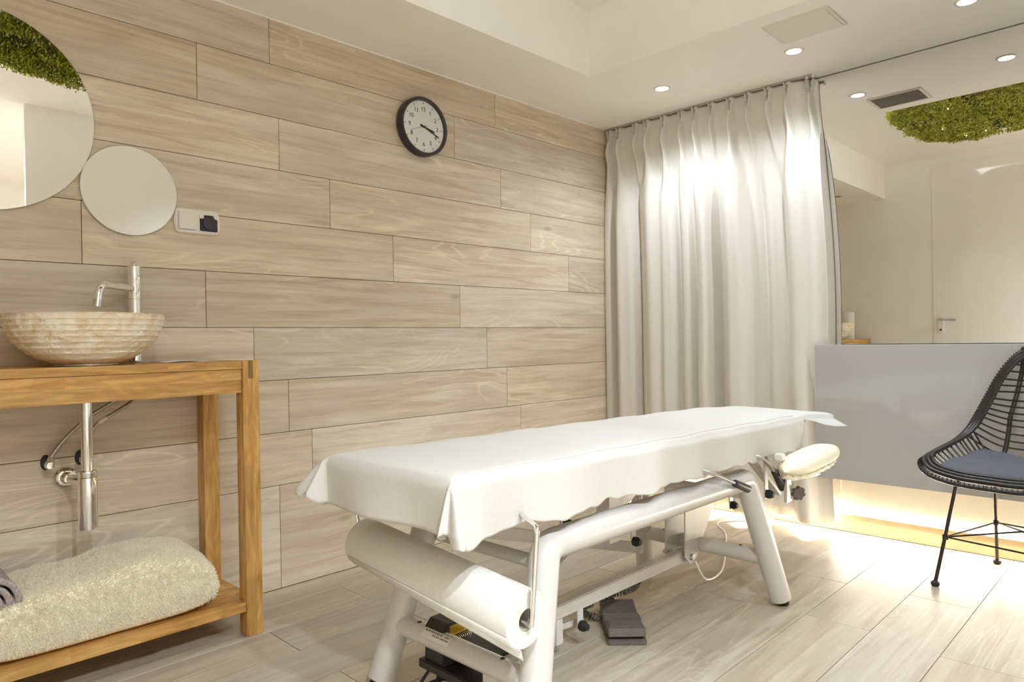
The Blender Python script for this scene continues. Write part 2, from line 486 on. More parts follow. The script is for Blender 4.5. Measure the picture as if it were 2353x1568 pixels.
# ---- other walls and ceilings
one_box('wall_back', -0.1, XR + 0.15, YB, YB + 0.12, 0, ZT + 0.1, 'plaster_cream', kind='structure')
one_box('wall_right', XR, XR + 0.03, NYR, YB, 0, ZT + 0.1, 'plaster', kind='structure')
one_box('wall_front', 0.0, NXL, YF - 0.12, YF, 0, ZT + 0.1, 'plaster', kind='structure')
one_box('wall_entrance_left', NXL - 0.12, NXL, NY0, YF - 0.12, 0, ZT + 0.1, 'plaster', kind='structure')
one_box('wall_entrance_front', NXL - 0.12, NX1 + 0.12, NY0 - 0.12, NY0, 0, ZT + 0.1, 'plaster', kind='structure')
one_box('wall_entrance_right', NX1, NX1 + 0.12, NY0, 1.9, 0, ZT + 0.1, 'plaster', kind='structure')
one_box('wall_entrance_back', XR + 0.03, NX1 + 0.12, 1.9, 2.02, 0, ZT + 0.1, 'plaster', kind='structure')
TX = 0.466; TY = 2.645          # edges of the dropped soffits
bm = B(); box(bm, -0.12, NX1 + 0.12, NY0 - 0.12, YB + 0.1, ZT, ZT + 0.1)
obj('ceiling', bm, 'plaster', kind='structure')
bm = B()
prism(bm, [(0.0, YF, ZC), (TX, YF, ZC), (TX, TY, ZC), (XR, TY, ZC), (XR, YB, ZC), (0.0, YB, ZC)], (0, 0, ZT - ZC))
obj('ceiling_soffit', bm, 'plaster', kind='structure')
# slim shadow/caulk trim between soffit and planks
one_box('trim_1', -0.002, 0.004, YF, YB, ZC - 0.005, ZC, 'plaster', kind='structure')
# plaster access plate beside the curtain
bm = B(); prism(bm, [(0.005, 3.245, ZC - 0.006), (0.19, 3.25, ZC - 0.006), (0.195, 3.37, ZC - 0.006), (0.005, 3.37, ZC - 0.006)], (0, 0, 0.006))
tag(obj('ceiling_hatch', bm, 'plaster', bevel=0.002), 'flat plaster hatch plate on the ceiling at the curtain\'s wall end', 'hatch')

# baseboard of wood and LED profile on it
bb = one_box('baseboard_back', 0.0, XR, YB - 0.014, YB, 0.003, 0.083, 'led_base', kind='structure')
led = thing('led_profile', 'glowing LED light strip on top of the wooden baseboard below the grey panel', 'light strip', (1.9, YB - 0.008, 0.083))
one_box('channel', 0.05, XR - 0.02, YB - 0.02, YB - 0.0005, 0.083, 0.088, 'led_alu', led)
one_box('diffuser', 0.05, XR - 0.02, YB - 0.018, YB - 0.002, 0.088, 0.108, 'led_strip', led)
lamp_light('led_light', 'AREA', (1.45, YB - 0.022, 0.098), E_LED, (1.0, 0.92, 0.76), led, shape='RECTANGLE', size=2.7, size_y=0.02,
           rot=(radians(-62), 0, 0))

# mirror covering the upper back wall, seen right of the curtain
mw = thing('wall_mirror', 'full-height mirror on the back wall right of the curtain', 'mirror', (2.0, YB - 0.004, 0.86))
one_box('mirror_glass', 1.12, XR - 0.004, YB - 0.004, YB, 0.86, ZC - 0.006, 'mirror_wall', mw)
bm = B(); tube(bm, [(1.12, YB - 0.003, ZC - 0.003), (XR - 0.004, YB - 0.003, ZC - 0.003)], 0.003, 6)
obj('edge_seal', bm, 'vent_dark', mw)

# grey glass panel standing off the lower wall
PX1 = 2.76
gp = thing('glass_panel', 'grey glossy glass panel on the lower wall behind the rattan chair', 'wall panel', (2.0, 3.335, 0.27))
bm = B(); box(bm, 1.24, PX1, 3.331, 3.339, 0.272, 0.8885); obj('pane', bm, 'grey_glass', gp, bevel=0.0012)
one_box('edge_strip', 1.2405, PX1, 3.3325, 3.3375, 0.8886, 0.8905, 'glass_edge', gp, label='bright polished top edge')
one_box('edge_strip', 1.2375, 1.2397, 3.3325, 3.3375, 0.272, 0.8905, 'glass_edge', gp)
one_box('backing', 1.30, PX1 - 0.06, 3.339, 3.347, 0.33, 0.83, 'vent_white', gp)
for bx in (1.55, 2.45):
    for bz in (0.42, 0.74):
        one_box('bracket', bx - 0.02, bx + 0.02, 3.347, YB - 0.003, bz - 0.02, bz + 0.02, 'steel', gp)

# door in the front wall (seen in the mirror)
dr = one_box('door_1', 0.85, 1.70, YF, YF + 0.008, 0.005, 2.42, 'door_gloss', kind='structure', origin=(1.27, YF, 0))
hx = 0.885
hd = one_box('handle_plate', hx, hx + 0.045, YF + 0.012, YF + 0.02, 0.93, 1.08, 'white_plastic', dr, bevel=0.003)
bm = B(); tube(bm, bend([(hx + 0.022, YF + 0.02, 1.05), (hx + 0.022, YF + 0.06, 1.05), (hx + 0.145, YF + 0.062, 1.045)], 0.015), 0.0095, 12)
obj('lever', bm, 'steel', hd, smooth=True)
bm = B(); lathe(bm, [(0, 0.004), (0.009, 0.004), (0.009, 0)], (hx + 0.022, YF + 0.02, 0.96), (0, 1, 0), 16); obj('keyhole', bm, 'black_plastic', hd)


# ================================================================== CEILING LIGHTS
def downlight(x, y, z, on, energy, label, group, spot=None, cone=140, blend=1.0, soft=0.012):
    t = thing('ceiling_downlight', label, 'downlight', (x, y, z - 0.004), group)
    bm = B(); lathe(bm, [(0.030, 0.0), (0.032, -0.004), (0.040, -0.0045), (0.042, -0.0015), (0.042, 0.0)], (x, y, z), (0, 0, 1), 32)
    obj('trim_ring', bm, 'vent_white', t, smooth=True)
    bm = B(); lathe(bm, [(0, -0.0022), (0.029, -0.0022), (0.030, -0.0002), (0, -0.0002)], (x, y, z), (0, 0, 1), 24)
    obj('lens', bm, 'lamp_lens' if on else 'vent_dark', t)
    if on:
        lamp_light('downlight_beam', 'SPOT', (x, y, z - 0.014), energy, spot or NEUT, t, spot_size=radians(cone), spot_blend=blend, shadow_soft_size=soft)
    return t
GL = 'recessed downlights along the back soffit'
LB = 'lit round downlight in the back soffit '
downlight(0.62, 3.04, ZC, True, E_SPOT * 1.25, LB + 'above the middle of the curtain', GL)
downlight(1.27, 3.07, ZC, True, E_SPOT, LB + 'beside the air vent', GL)
downlight(1.915, 3.09, ZC, True, E_SPOT, LB + 'in front of the mirror above the chair', GL)
downlight(2.56, 3.09, ZC, True, E_SPOT, LB + 'in the right wall corner', GL)
downlight(0.21, 0.347, ZC, False, 0, 'unlit round downlight in the left soffit above the basin', GL)
for (x, y, wh) in ((2.25, 1.95, 'between the moss panel and the right wall'), (1.25, 2.06, 'beside the long edge of the moss panel, added for the left wall')):
    downlight(x, y, ZT, True, E_TRAY, 'lit round downlight in the raised ceiling ' + wh, 'downlights of the raised ceiling', cone=100)
for (x, y, wh) in ((3.2, 0.1, 'facing the door wall'), (3.4, 0.72, 'beyond the right wall corner')):  # unseen lamps added to fill the near left side
    downlight(x, y, ZT, True, E_BAY_FILL, 'added fill downlight in the entrance bay ceiling ' + wh, 'added fill downlights of the entrance bay', cone=150, soft=0.05)

# air vent
av = thing('air_vent', 'white louvred air vent in the back soffit', 'air vent', (1.405, 2.85, ZC - 0.006))
vx0, vx1, vy0, vy1 = 1.29, 1.52, 2.755, 2.945
one_box('backing', vx0, vx1, vy0, vy1, ZC - 0.0012, ZC - 0.0002, 'vent_grey', av)
bm = B(); e = 0.014
for (a, b, c, d) in ((vx0 - e, vx1 + e, vy0 - e, vy0), (vx0 - e, vx1 + e, vy1, vy1 + e), (vx0 - e, vx0, vy0, vy1), (vx1, vx1 + e, vy0, vy1)):
    box(bm, a, b, c, d, ZC - 0.006, ZC)
obj('frame', bm, 'vent_white', av, bevel=0.001)
ny = 9
for i in range(ny):
    y = vy0 + (i + 0.5) * (vy1 - vy0) / ny
    bm = B(); obox(bm, ((vx0 + vx1) / 2, y, ZC - 0.0065), (1, 0, 0), (0, cos(0.3), -sin(0.3)), (0, sin(0.3), cos(0.3)), (vx1 - vx0) / 2 - 0.0005, 0.0097, 0.0008)
    obj('slat', bm, 'vent_white', av)

# moss panel under the raised ceiling
ms = thing('moss_panel', 'green leafy moss panel hanging under the raised ceiling', 'moss panel', (1.52, 1.33, 2.44))
mcx, mcy, hx_, hy_ = 1.52, 1.30, 0.53, 0.67
def squircle(a, k=1.0, p=3.2):
    c, s = cos(a), sin(a)
    return (mcx + hx_ * k * math.copysign(abs(c) ** (2 / p), c), mcy + hy_ * k * math.copysign(abs(s) ** (2 / p), s))
bm = B(); prism(bm, [squircle(2 * pi * i / 64, 0.95) + (2.452,) for i in range(64)], (0, 0, 0.03)); obj('board', bm, 'board_dark', ms)
for (hx2, hy2) in ((-0.3, -0.3), (0.3, -0.3), (-0.3, 0.3), (0.3, 0.3)):
    bm = B(); tube(bm, [(mcx + hx2, mcy + hy2, 2.48), (mcx + hx2, mcy + hy2, ZT)], 0.006, 8); obj('hanger', bm, 'steel', ms)
bm = B(); tube(bm, [squircle(2 * pi * i / 64, 0.80) + (2.488,) for i in range(64)], 0.005, 8, closed=True); obj('halo_strip', bm, 'led_strip', ms)
lamp_light('halo_light', 'AREA', (mcx, mcy, 2.486), E_HALO, NEUT, ms, shape='RECTANGLE', size=1.0, size_y=1.1, rot=(pi, 0, 0))
rnd = random.Random(3)
vv = []; ff = []
for i in range(26000):
    a = rnd.uniform(0, 2 * pi); k = sqrt(rnd.random())
    if rnd.random() < 0.25: k = rnd.uniform(0.9, 1.0)
    x, y = squircle(a, k * rnd.uniform(0.97, 1.02))
    h = 0.03 + 0.03 * (noise.noise(Vector((x * 7, y * 7, 0))) + 0.5)
    z = 2.455 - rnd.uniform(0.2, 1.0) * max(0.012, h) * (1.0 if k < 0.93 else 0.9)
    d = Vector((rnd.gauss(0, 0.7), rnd.gauss(0, 0.7), rnd.gauss(-0.5, 0.5))).normalized()
    s = d.orthogonal().normalized() * rnd.uniform(0.004, 0.008); L = d * rnd.uniform(0.012, 0.022)
    b = len(vv); p = Vector((x, y, z))
    vv += [p, p + L * 0.55 + s, p + L, p + L * 0.55 - s]; ff.append((b, b + 1, b + 2, b + 3))
me = bpy.data.meshes.new('foliage'); me.from_pydata([tuple(v) for v in vv], [], ff)
meshobj('foliage', me, 'leaf', ms, kind='stuff')
for i in range(6):
    a = rnd.uniform(0, 2 * pi); x, y = squircle(a, rnd.uniform(0.3, 0.97)); bm = B()
    lathe(bm, [(0, -0.004), (0.003, -0.002), (0.003, 0.002), (0, 0.004)], (x, y, 2.39), (0, 0, 1), 8); obj('fairy_light', bm, 'fairy', ms)

# ================================================================== CURTAIN
cu = thing('curtain', 'floor-length cream pinch-pleated curtain at the back wall', 'curtain', (0.62, 3.39, 0.03))
PL = [0.029, 0.098, 0.214, 0.291, 0.402, 0.512, 0.597, 0.694, 0.80, 0.897, 1.002, 1.10, 1.196]
MID = [(0.022, .040, .026), (0.145, .066, .062), (0.228, -.026, .020), (0.322, .060, .074), (0.420, .040, .034), (0.520, .034, .036), (0.620, .056, .038),
       (0.692, -.030, .024), (0.800, .070, .058), (0.925, -.020, .028), (1.030, -.030, .022), (1.112, .070, .046), (1.212, .056, .050)]
ZTOP, ZPIN, ZBOT = 2.176, 2.098, 0.045
def sstep(a, b, x):
    t = max(0.0, min(1.0, (x - a) / (b - a))); return t * t * (3 - 2 * t)
def curtain_pt(x, z, back=0.0):
    q = sstep(ZPIN + 0.01, 1.55, z)                    # 0 at the pinch, 1 in the body
    y = 3.416 + back
    dx = 0.0
    for i, px in enumerate(PL):
        mx, ma, mw_ = MID[i]
        if z > ZPIN:      # header: pairs of thin finger pleats, spreading upwards
            u = (z - ZPIN) / (ZTOP - ZPIN)
            for s in (-1, 1):
                c = px + s * (0.002 + 0.011 * u); wd = 0.0036 + 0.002 * u
                y -= (0.032) * exp(-((x - c) / wd) ** 2)
        else:
            cx_ = px + (mx - px) * q
            wd = 0.0085 + (mw_ - 0.0085) * sstep(0.03, 0.85, q)
            am = 0.034 + (max(1.35 * ma, -0.028) - 0.034) * q
            g = exp(-abs((x - cx_) / wd) ** 2.6)
            y -= am * g
            # bulge just below the pinch
            y -= 0.022 * exp(-((x - cx_) / 0.017) ** 2) * exp(-((z - (ZPIN - 0.06)) / 0.05) ** 2)
            dx += 0.012 * q * math.copysign(1, ma) * g * (x - cx_) / wd
    if z <= ZPIN:
        y -= 0.006 * q * sin(x * 61 + 1.3 * sin(z * 2.1)) * (0.5 + 0.5 * sin(x * 13))
        y -= 0.004 * q * sin(x * 97 + 0.7 + z * 1.1)
    y += 0.05 * sstep(1.13, 1.222, x)
    k = (x - 0.0) / 1.22
    lean = 0.075 * (1 - z / ZTOP) * k * sstep(2.1, 0.9, z) ** 0.5 + 0.03 * k * sin(pi * min(1, max(0, (2.1 - z) / 1.4)))
    return (max(0.004, x + dx + lean), y, z)
NXC = 620
zs = [ZTOP - (ZTOP - ZPIN) * i / 8 for i in range(9)] + [ZPIN - 0.012 * i for i in range(1, 26)]
z_ = zs[-1]
while z_ > ZBOT + 0.03: z_ -= 0.045; zs.append(max(z_, ZBOT))
if zs[-1] > ZBOT: zs.append(ZBOT)
vv = []; ff = []
for z in zs:
    for i in range(NXC + 1):
        x = -0.0 + 1.222 * i / NXC
        vv.append(curtain_pt(x, z))
for j in range(len(zs) - 1):
    for i in range(NXC):
        a = j * (NXC + 1) + i; ff.append((a, a + 1, a + NXC + 2, a + NXC + 1))
me = bpy.data.meshes.new('drape'); me.from_pydata(vv, [], ff)
dp = meshobj('drape', me, 'curtain_cloth', cu, smooth=True)
sm = dp.modifiers.new('thick', 'SOLIDIFY'); sm.thickness = 0.0015
# lining and right-hand return edge
vv = []; ff = []
for j in range(40):
    z = ZTOP - 0.01 - (ZTOP - 0.14) * j / 39
    p = curtain_pt(1.219, min(z, ZPIN - 0.002), 0)
    for i in range(9):
        u = i / 8; vv.append((p[0] + 0.006 * sin(pi * u * 0.5), p[1] + (3.4745 - p[1]) * u, z))
for j in range(39):
    for i in range(8):
        a = j * 9 + i; ff.append((a, a + 1, a + 10, a + 9))
me = bpy.data.meshes.new('side_return'); me.from_pydata(vv, [], ff)
o = meshobj('side_return', me, 'curtain_lining', cu, smooth=True); o.modifiers.new('thick', 'SOLIDIFY').thickness = 0.0015
tr = thing('curtain_track', 'slim ceiling track carrying the pleated curtain', 'curtain track', (0.62, 3.40, 2.17))
one_box('rail', 0.003, 1.222, 3.395, 3.411, 2.179, ZC - 0.0005, 'vent_grey', tr)
one_box('end_cap', 1.222, 1.228, 3.392, 3.414, 2.172, ZC - 0.0005, 'white_plastic', tr, bevel=0.001)
for px in PL + [1.225]:
    bm = B(); box(bm, px - 0.004, px + 0.004, 3.398, 3.407, 2.168, 2.179); obj('glider', bm, 'white_plastic', tr)

# ================================================================== WALL THINGS
def disc_mirror(name, label, cy, cz, r):
    t = thing(name, label, 'mirror', (0.004, cy, cz))
    bm = B(); lathe(bm, [(0, 0.0), (r - 0.012, 0.0), (r - 0.012, 0.004)], (0.0, cy, cz), (1, 0, 0), 72); obj('backing', bm, 'vent_dark', t)
    bm = B(); lathe(bm, [(0, 0.0085), (r - 0.0012, 0.0085)], (0.0, cy, cz), (1, 0, 0), 128); obj('mirror_glass', bm, 'mirror', t)
    bm = B(); lathe(bm, [(r - 0.0012, 0.0086), (r, 0.0075), (r, 0.0042), (r - 0.015, 0.004)], (0.0, cy, cz), (1, 0, 0), 128); obj('ground_edge', bm, 'mirror_edge', t, smooth=True)
disc_mirror('round_mirror', 'large round frameless mirror above the stone basin', 0.367, 1.646, 0.3015)
disc_mirror('round_mirror', 'small round frameless mirror beside the light switch', 0.771, 1.454, 0.1475)

# switch / socket plate
sw = thing('socket_plate', 'white double plate with light switch and dark flip-lid socket', 'socket', (0.0, 0.986, 1.375))
def plate_poly(cy, cz, hw, hh, bul, x, n=8):
    P = []
    for i in range(n + 1):
        a = -1 + 2 * i / n; P.append((x, cy + hw + bul * (1 - a * a) - bul, cz + hh * a))
    for i in range(n + 1):
        a = 1 - 2 * i / n; P.append((x, cy - hw - bul * (1 - a * a) + bul, cz + hh * a))
    return P
bm = B(); prism(bm, plate_poly(0.986, 1.375, 0.079, 0.0425, 0.009, 0.0), (0.010, 0, 0)); obj('cover', bm, 'white_plastic', sw, bevel=0.003, segs=3)
bm = B(); prism(bm, plate_poly(0.951, 1.376, 0.029, 0.031, 0.003, 0.0105), (0.0018, 0, 0)); obj('rocker', bm, 'white_plastic', sw, bevel=0.0008)
bm = B(); box(bm, 0.0098, 0.0106, 0.920, 0.979, 1.3432, 1.3446); box(bm, 0.0098, 0.0106, 0.9195, 0.9208, 1.3432, 1.404); obj('rocker_gap', bm, 'vent_dark', sw)
bm = B(); box(bm, 0.0095, 0.0135, 0.993, 1.055, 1.343, 1.400); obj('socket_body', bm, 'smoked_lens', sw, bevel=0.002)
bm = B(); lathe(bm, [(0.0, 0.017), (0.023, 0.017), (0.0245, 0.0155), (0.0245, 0.0095)], (0.003, 1.025, 1.372), (1, 0, 0), 40); obj('flip_lid', bm, 'smoked_lens', sw, smooth=True)
for (a, b) in ((0.992, 1.007), (1.040, 1.056)):
    one_box('corner_cover', 0.0095, 0.0145, a, b, 1.386, 1.401, 'white_plastic', sw, bevel=0.001)

# wall clock
ck = thing('wall_clock', 'round wall clock with dark rim and white numbered dial', 'clock', (0.0, 1.990, 1.912))
cy, cz = 1.990, 1.911; R = 0.133
bm = B(); lathe(bm, [(0.0, 0.0), (R - 0.004, 0.0), (R, 0.004), (R, 0.036), (R - 0.004, 0.042), (R - 0.010, 0.0425), (R - 0.0155, 0.038), (R - 0.0165, 0.026), (0, 0.026)], (0, cy, cz), (1, 0, 0), 96)
obj('rim', bm, 'clock_rim', ck, smooth=True)
bm = B(); lathe(bm, [(0, 0.0285), (R - 0.0165, 0.0285), (R - 0.0165, 0.0262)], (0, cy, cz), (1, 0, 0), 96); dial = obj('dial', bm, 'clock_face', ck)
def on_dial(me, x, yy, zz, rot=0.0):
    # text lies in its XY plane; turn it to face +X with up = +Z, right = +Y
    M = Matrix(((0, 0, 1, x), (cos(rot), sin(rot), 0, yy), (-sin(rot), cos(rot), 0, zz), (0, 0, 0, 1)))
    me.transform(M)
for h in range(1, 13):
    a = 2 * pi * h / 12
    me = text_mesh(str(h), 0.027); on_dial(me, 0.0288, cy + 0.079 * sin(a), cz + 0.079 * cos(a)); meshobj('numeral', me, 'ink', dial)
    bm = B(); d = Vector((0, sin(a), cos(a))); s = Vector((0, cos(a), -sin(a)))
    obox(bm, Vector((0.0288, cy, cz)) + d * 0.105, (1, 0, 0), s, d, 0.0003, 0.0011, 0.0055); obj('hour_mark', bm, 'ink', dial)
def hand(name, ang, r0, r1, wd, x):
    d = Vector((0, sin(ang), cos(ang))); s = Vector((0, cos(ang), -sin(ang))); c = Vector((x, cy, cz))
    bm = B(); obox(bm, c + d * (r0 + r1) / 2, (1, 0, 0), s, d, 0.0005, wd / 2, (r1 - r0) / 2); obj(name, bm, 'ink', ck)
hand('hour_hand', radians(103), -0.020, 0.064, 0.0062, 0.0305)
hand('minute_hand', radians(112), -0.020, 0.093, 0.0046, 0.032)
hand('second_hand', radians(250), -0.026, 0.080, 0.0012, 0.0335)
bm = B(); lathe(bm, [(0, 0.0358), (0.004, 0.0355), (0.004, 0.0285)], (0, cy, cz), (1, 0, 0), 16); obj('hub', bm, 'ink', ck, smooth=True)
bm = B(); lathe(bm, [(0, 0.0380), (R - 0.016, 0.0380)], (0, cy, cz), (1, 0, 0), 64); obj('cover_glass', bm, 'clear_lens', ck)

# ================================================================== VANITY TABLE
vt = thing('wooden_table', 'oak wash-stand table with low shelf under the stone basin', 'table', (0.17, 0.5, 0.0))
TZ = 0.887; VY0 = -0.09; VY1 = 1.044
for (x0, x1) in ((0.285, 0.338), (0.006, 0.056)):
    for (y0, y1) in ((VY1 - 0.054, VY1), (VY0, VY0 + 0.054)):
        sh = -0.016 if x0 < 0.1 and y0 > 0.5 else 0.0
        lg = one_box('leg', x0, x1, y0 + sh, y1 + sh, 0.0, TZ, 'oak_z', vt, bevel=0.0015)
        if x0 > 0.1:
            ym = (y0 + y1) / 2
            one_box('tenon', x1 - 0.004, x1 + 0.0006, ym - 0.011 + 0.002, ym + 0.007, TZ - 0.058, TZ + 0.0005, 'oak_dark', lg, label='darker end-grain tenon')
one_box('table_top', 0.006, 0.336, VY0 + 0.055, VY1 - 0.0552, TZ - 0.026, TZ - 0.001, 'oak_y', vt, bevel=0.0015)
one_box('end_rail', 0.057, 0.284, VY1 - 0.048, VY1 - 0.012, TZ - 0.095, TZ - 0.001, 'oak_x', vt, bevel=0.001)
one_box('end_rail', 0.057, 0.284, VY0 + 0.012, VY0 + 0.048, TZ - 0.095, TZ - 0.001, 'oak_x', vt, bevel=0.001)
one_box('apron', 0.306, 0.330, VY0 + 0.055, VY1 - 0.0552, TZ - 0.102, TZ - 0.027, 'oak_y', vt, bevel=0.001)
one_box('apron', 0.012, 0.034, VY0 + 0.055, VY1 - 0.0712, TZ - 0.102, TZ - 0.027, 'oak_y', vt, bevel=0.001)
bm = B(); prism(bm, [(0.335, VY0 + 0.055, 0.082), (0.335, VY1 - 0.0552, 0.082), (0.284, VY1 - 0.0552, 0.082), (0.284, VY1 - 0.012, 0.082), (0.06, VY1 - 0.012, 0.082), (0.058, VY0 + 0.055, 0.082)], (0, 0, 0.030))
obj('shelf', bm, 'oak_y', vt, bevel=0.001)

# thin paper on the table top
bm = B(); N = 12
for i in range(N + 1):
    for j in range(2):
        bm.verts.new((0.075 + 0.14 * j, 0.80 + 0.17 * i / N, TZ + 0.0003 + 0.004 * max(0, sin(i / N * 5.0)) * (1 - 0.4 * j)))
bm.verts.ensure_lookup_table()
for i in range(N): bm.faces.new([bm.verts[q] for q in (2 * i, 2 * i + 1, 2 * i + 3, 2 * i + 2)])
o = obj('paper_sheet', bm, 'white_plastic', smooth=True); o.modifiers.new('t', 'SOLIDIFY').thickness = 0.0006
tag(o, 'thin white paper lying on the oak table right of the tap', 'paper')

# stone basin
BX, BY, BR, BZ0, BZ1 = 0.205, 0.585, 0.206, TZ, 1.034
bs = thing('stone_basin', 'cream onyx vessel basin with chiselled outer bands', 'basin', (BX, BY, BZ0))
vv = []; ff = []; NA = 220
lev = 9; prof = []
for i in range(lev):
    t0 = i / lev; t1 = (i + 1) / lev
    prof += [(t0 + 0.04 / lev, 1), (t0 + 0.35 / lev, 2), (t0 + 0.75 / lev, 2), (t1 - 0.06 / lev, 1)]
prof = [(0.0, 0)] + prof + [(1.0, 0)]
def brad(t):   # outer radius against height fraction
    return BR * (0.40 + 0.60 * (1 - (1 - t) ** 2.1) ** 0.72)
for (t, kd) in prof:
    for k in range(NA):
        a = 2 * pi * k / NA; r = brad(t); z = BZ0 + 0.004 + (BZ1 - BZ0 - 0.004) * t
        if kd:
            band = int(t * lev)
            n1 = noise.noise(Vector((cos(a) * 9, sin(a) * 9, band * 3.7 + t * 5)))
            n2 = noise.noise(Vector((cos(a) * 28, sin(a) * 28, band * 1.7 + t * 30)))
            dent = (0.0035 + 0.003 * n1 + 0.0035 * n2) * (1.0 if kd == 2 else 0.12)
            r -= dent; z += 0.0016 * n2
        vv.append((BX + r * cos(a), BY + r * sin(a), z))
base_n = len(prof)
inner = [(0.955, 1.0), (0.90, 0.86), (0.78, 0.55), (0.55, 0.25), (0.2, 0.14)]
for (k_, t) in inner:
    for k in range(NA):
        a = 2 * pi * k / NA; vv.append((BX + BR * k_ * cos(a), BY + BR * k_ * sin(a), BZ0 + (BZ1 - BZ0) * t))
rows = base_n + len(inner)
for j in range(rows - 1):
    for k in range(NA):
        ff.append((j * NA + k, j * NA + (k + 1) % NA, (j + 1) * NA + (k + 1) % NA, (j + 1) * NA + k))
ff.append(tuple(range(NA - 1, -1, -1))); ff.append(tuple((rows - 1) * NA + k for k in range(NA)))
me = bpy.data.meshes.new('bowl'); me.from_pydata(vv, [], ff); bo = meshobj('bowl', me, 'onyx', bs)
for p in me.polygons: p.use_smooth = True
try: me.set_sharp_from_angle(angle=radians(26))
except Exception: pass
bm = B(); lathe(bm, [(0.078, 0.0), (0.082, 0.001), (0.082, 0.0045), (0.076, 0.005)], (BX, BY, BZ0 - 0.0005), (0, 0, 1), 40); obj('seal_ring', bm, 'steel', bs, smooth=True)
bm = B(); lathe(bm, [(0, 0.004), (0.03, 0.003), (0.032, 0)], (BX, BY, BZ0 + 0.14 * (BZ1 - BZ0)), (0, 0, 1), 24); obj('plug', bm, 'chrome', bs, smooth=True)

# tap
FX, FY = 0.058, 0.762
fa = thing('tap', 'tall chrome mixer tap behind the stone basin', 'tap', (FX, FY, TZ))
bm = B(); lathe(bm, [(0.021, 0), (0.0215, 0.004), (0.0185, 0.006), (0.0185, 0.205)], (FX, FY, TZ), (0, 0, 1), 32); obj('body', bm, 'chrome', fa, smooth=True)
bm = B(); lathe(bm, [(0.0192, 0.206), (0.0192, 0.228), (0.0188, 0.2295), (0.0192, 0.231), (0.0192, 0.275), (0.0188, 0.2765), (0.0192, 0.278), (0.0192, 0.312), (0.016, 0.315), (0.0, 0.3155)], (FX, FY, TZ), (0, 0, 1), 32); cap = obj('cartridge', bm, 'chrome', fa, smooth=True)
bm = B(); lathe(bm, [(0.006, 0.3155), (0.007, 0.321), (0.009, 0.323), (0.008, 0.327), (0, 0.329)], (FX, FY, TZ), (0, 0, 1), 20); obj('knob', bm, 'chrome', cap, smooth=True)
d = Vector((BX - 0.02 - FX, BY + 0.02 - FY, 0)).normalized(); p0 = Vector((FX, FY, TZ + 0.240))
path = bend([p0 + d * 0.012, p0 + d * 0.165 + Vector((0, 0, 0.002)), p0 + d * 0.178 + Vector((0, 0, -0.062))], 0.045, 10)
bm = B(); tube(bm, path, 0.0115, 16); sp = obj('spout', bm, 'chrome', fa, smooth=True)
e1 = path[-1]; dd = (path[-1] - path[-2]).normalized()
bm = B(); tube(bm, [e1 - dd * 0.016, e1 - dd * 0.0155, e1 + dd * 0.006], [0.0118, 0.0126, 0.0126], 16); obj('aerator', bm, 'steel', sp, smooth=True)

# drain: tailpipe, bottle trap, wall pipe
PXC, PYC = 0.205, 0.581
tp = thing('bottle_trap', 'chrome bottle trap and tailpipe below the wooden table', 'drain trap', (PXC, PYC, 0.41))
bm = B(); tube(bm, [(PXC, PYC, 0.860), (PXC, PYC, 0.572)], 0.0158, 28); obj('tailpipe', bm, 'chrome', tp, smooth=True)
bm = B(); lathe(bm, [(0, 0.409), (0.0245, 0.409), (0.0252, 0.411), (0.0252, 0.560), (0.0235, 0.562), (0.0235, 0.566), (0.0245, 0.568), (0.0245, 0.578), (0.0165, 0.580)], (PXC, PYC, 0), (0, 0, 1), 40); obj('trap_cup', bm, 'chrome', tp, smooth=True)
WFY, WFZ = 0.571, 0.535
bm = B(); tube(bm, [(PXC - 0.02, PYC, 0.541), (0.012, WFY, 0.535)], 0.0158, 24); wp = obj('wall_pipe', bm, 'chrome', tp, smooth=True)
bm = B(); tube(bm, [(0.060, WFY + 0.003, 0.537), (0.008, WFY, 0.535)], 0.0185, 24); obj('sleeve', bm, 'chrome', wp, smooth=True)
bm = B(); lathe(bm, [(0.016, 0.016), (0.022, 0.0155), (0.030, 0.010), (0.034, 0.004), (0.034, 0.0)], (0.0, WFY, WFZ), (1, 0, 0), 40); obj('flange', bm, 'chrome', tp, smooth=True)

def stop_valve(y, z, label, hose_pts, tagpos):
    t = thing('stop_valve', label, 'valve', (0.0, y, z), 'water valves and hoses under the basin')
    bm = B(); prism(bm, [(0.0, y - 0.014 + 0.028 * (0.5 + 0.5 * cos(2 * pi * i / 16)) * 1.0 - 0.0, z + 0.024 * sin(2 * pi * i / 16)) for i in range(16)], (0.002, 0, 0)); obj('wall_hole', bm, 'black_plastic', t)
    bm = B(); tube(bm, [(0.002, y, z), (0.045, y, z)], 0.008, 16); obj('body', bm, 'chrome', t, smooth=True)
    bm = B(); lathe(bm, [(0.008, 0.0), (0.0135, 0.002), (0.0135, 0.012), (0.010, 0.018), (0.0, 0.0185)], (0.045, y, z - 0.002), (1, 0, 0.0), 12); obj('knob', bm, 'chrome', t, smooth=True)
    bm = B(); tube(bm, [(0.032, y, z), (0.034, y + 0.008, z + 0.020)], 0.0085, 6); obj('nut', bm, 'chrome', t)
    bm = B(); hp = catmull([(0.034, y + 0.008, z + 0.020)] + hose_pts, 10); tube(bm, hp, 0.0060, 12); h = obj('hose', bm, 'braided', t, smooth=True)
    i = int(len(hp) * tagpos); bm = B(); tube(bm, hp[i:i + 5], 0.0068, 12); obj('hose_band', bm, 'sticker', h)
stop_valve(0.520, 0.588, 'chrome stop valve on the wall left of the trap with its braided hose', [(0.04, 0.56, 0.655), (0.05, 0.625, 0.72), (0.056, 0.69, 0.762), (0.058, 0.745, 0.80), (0.06, 0.755, 0.862)], 0.34)
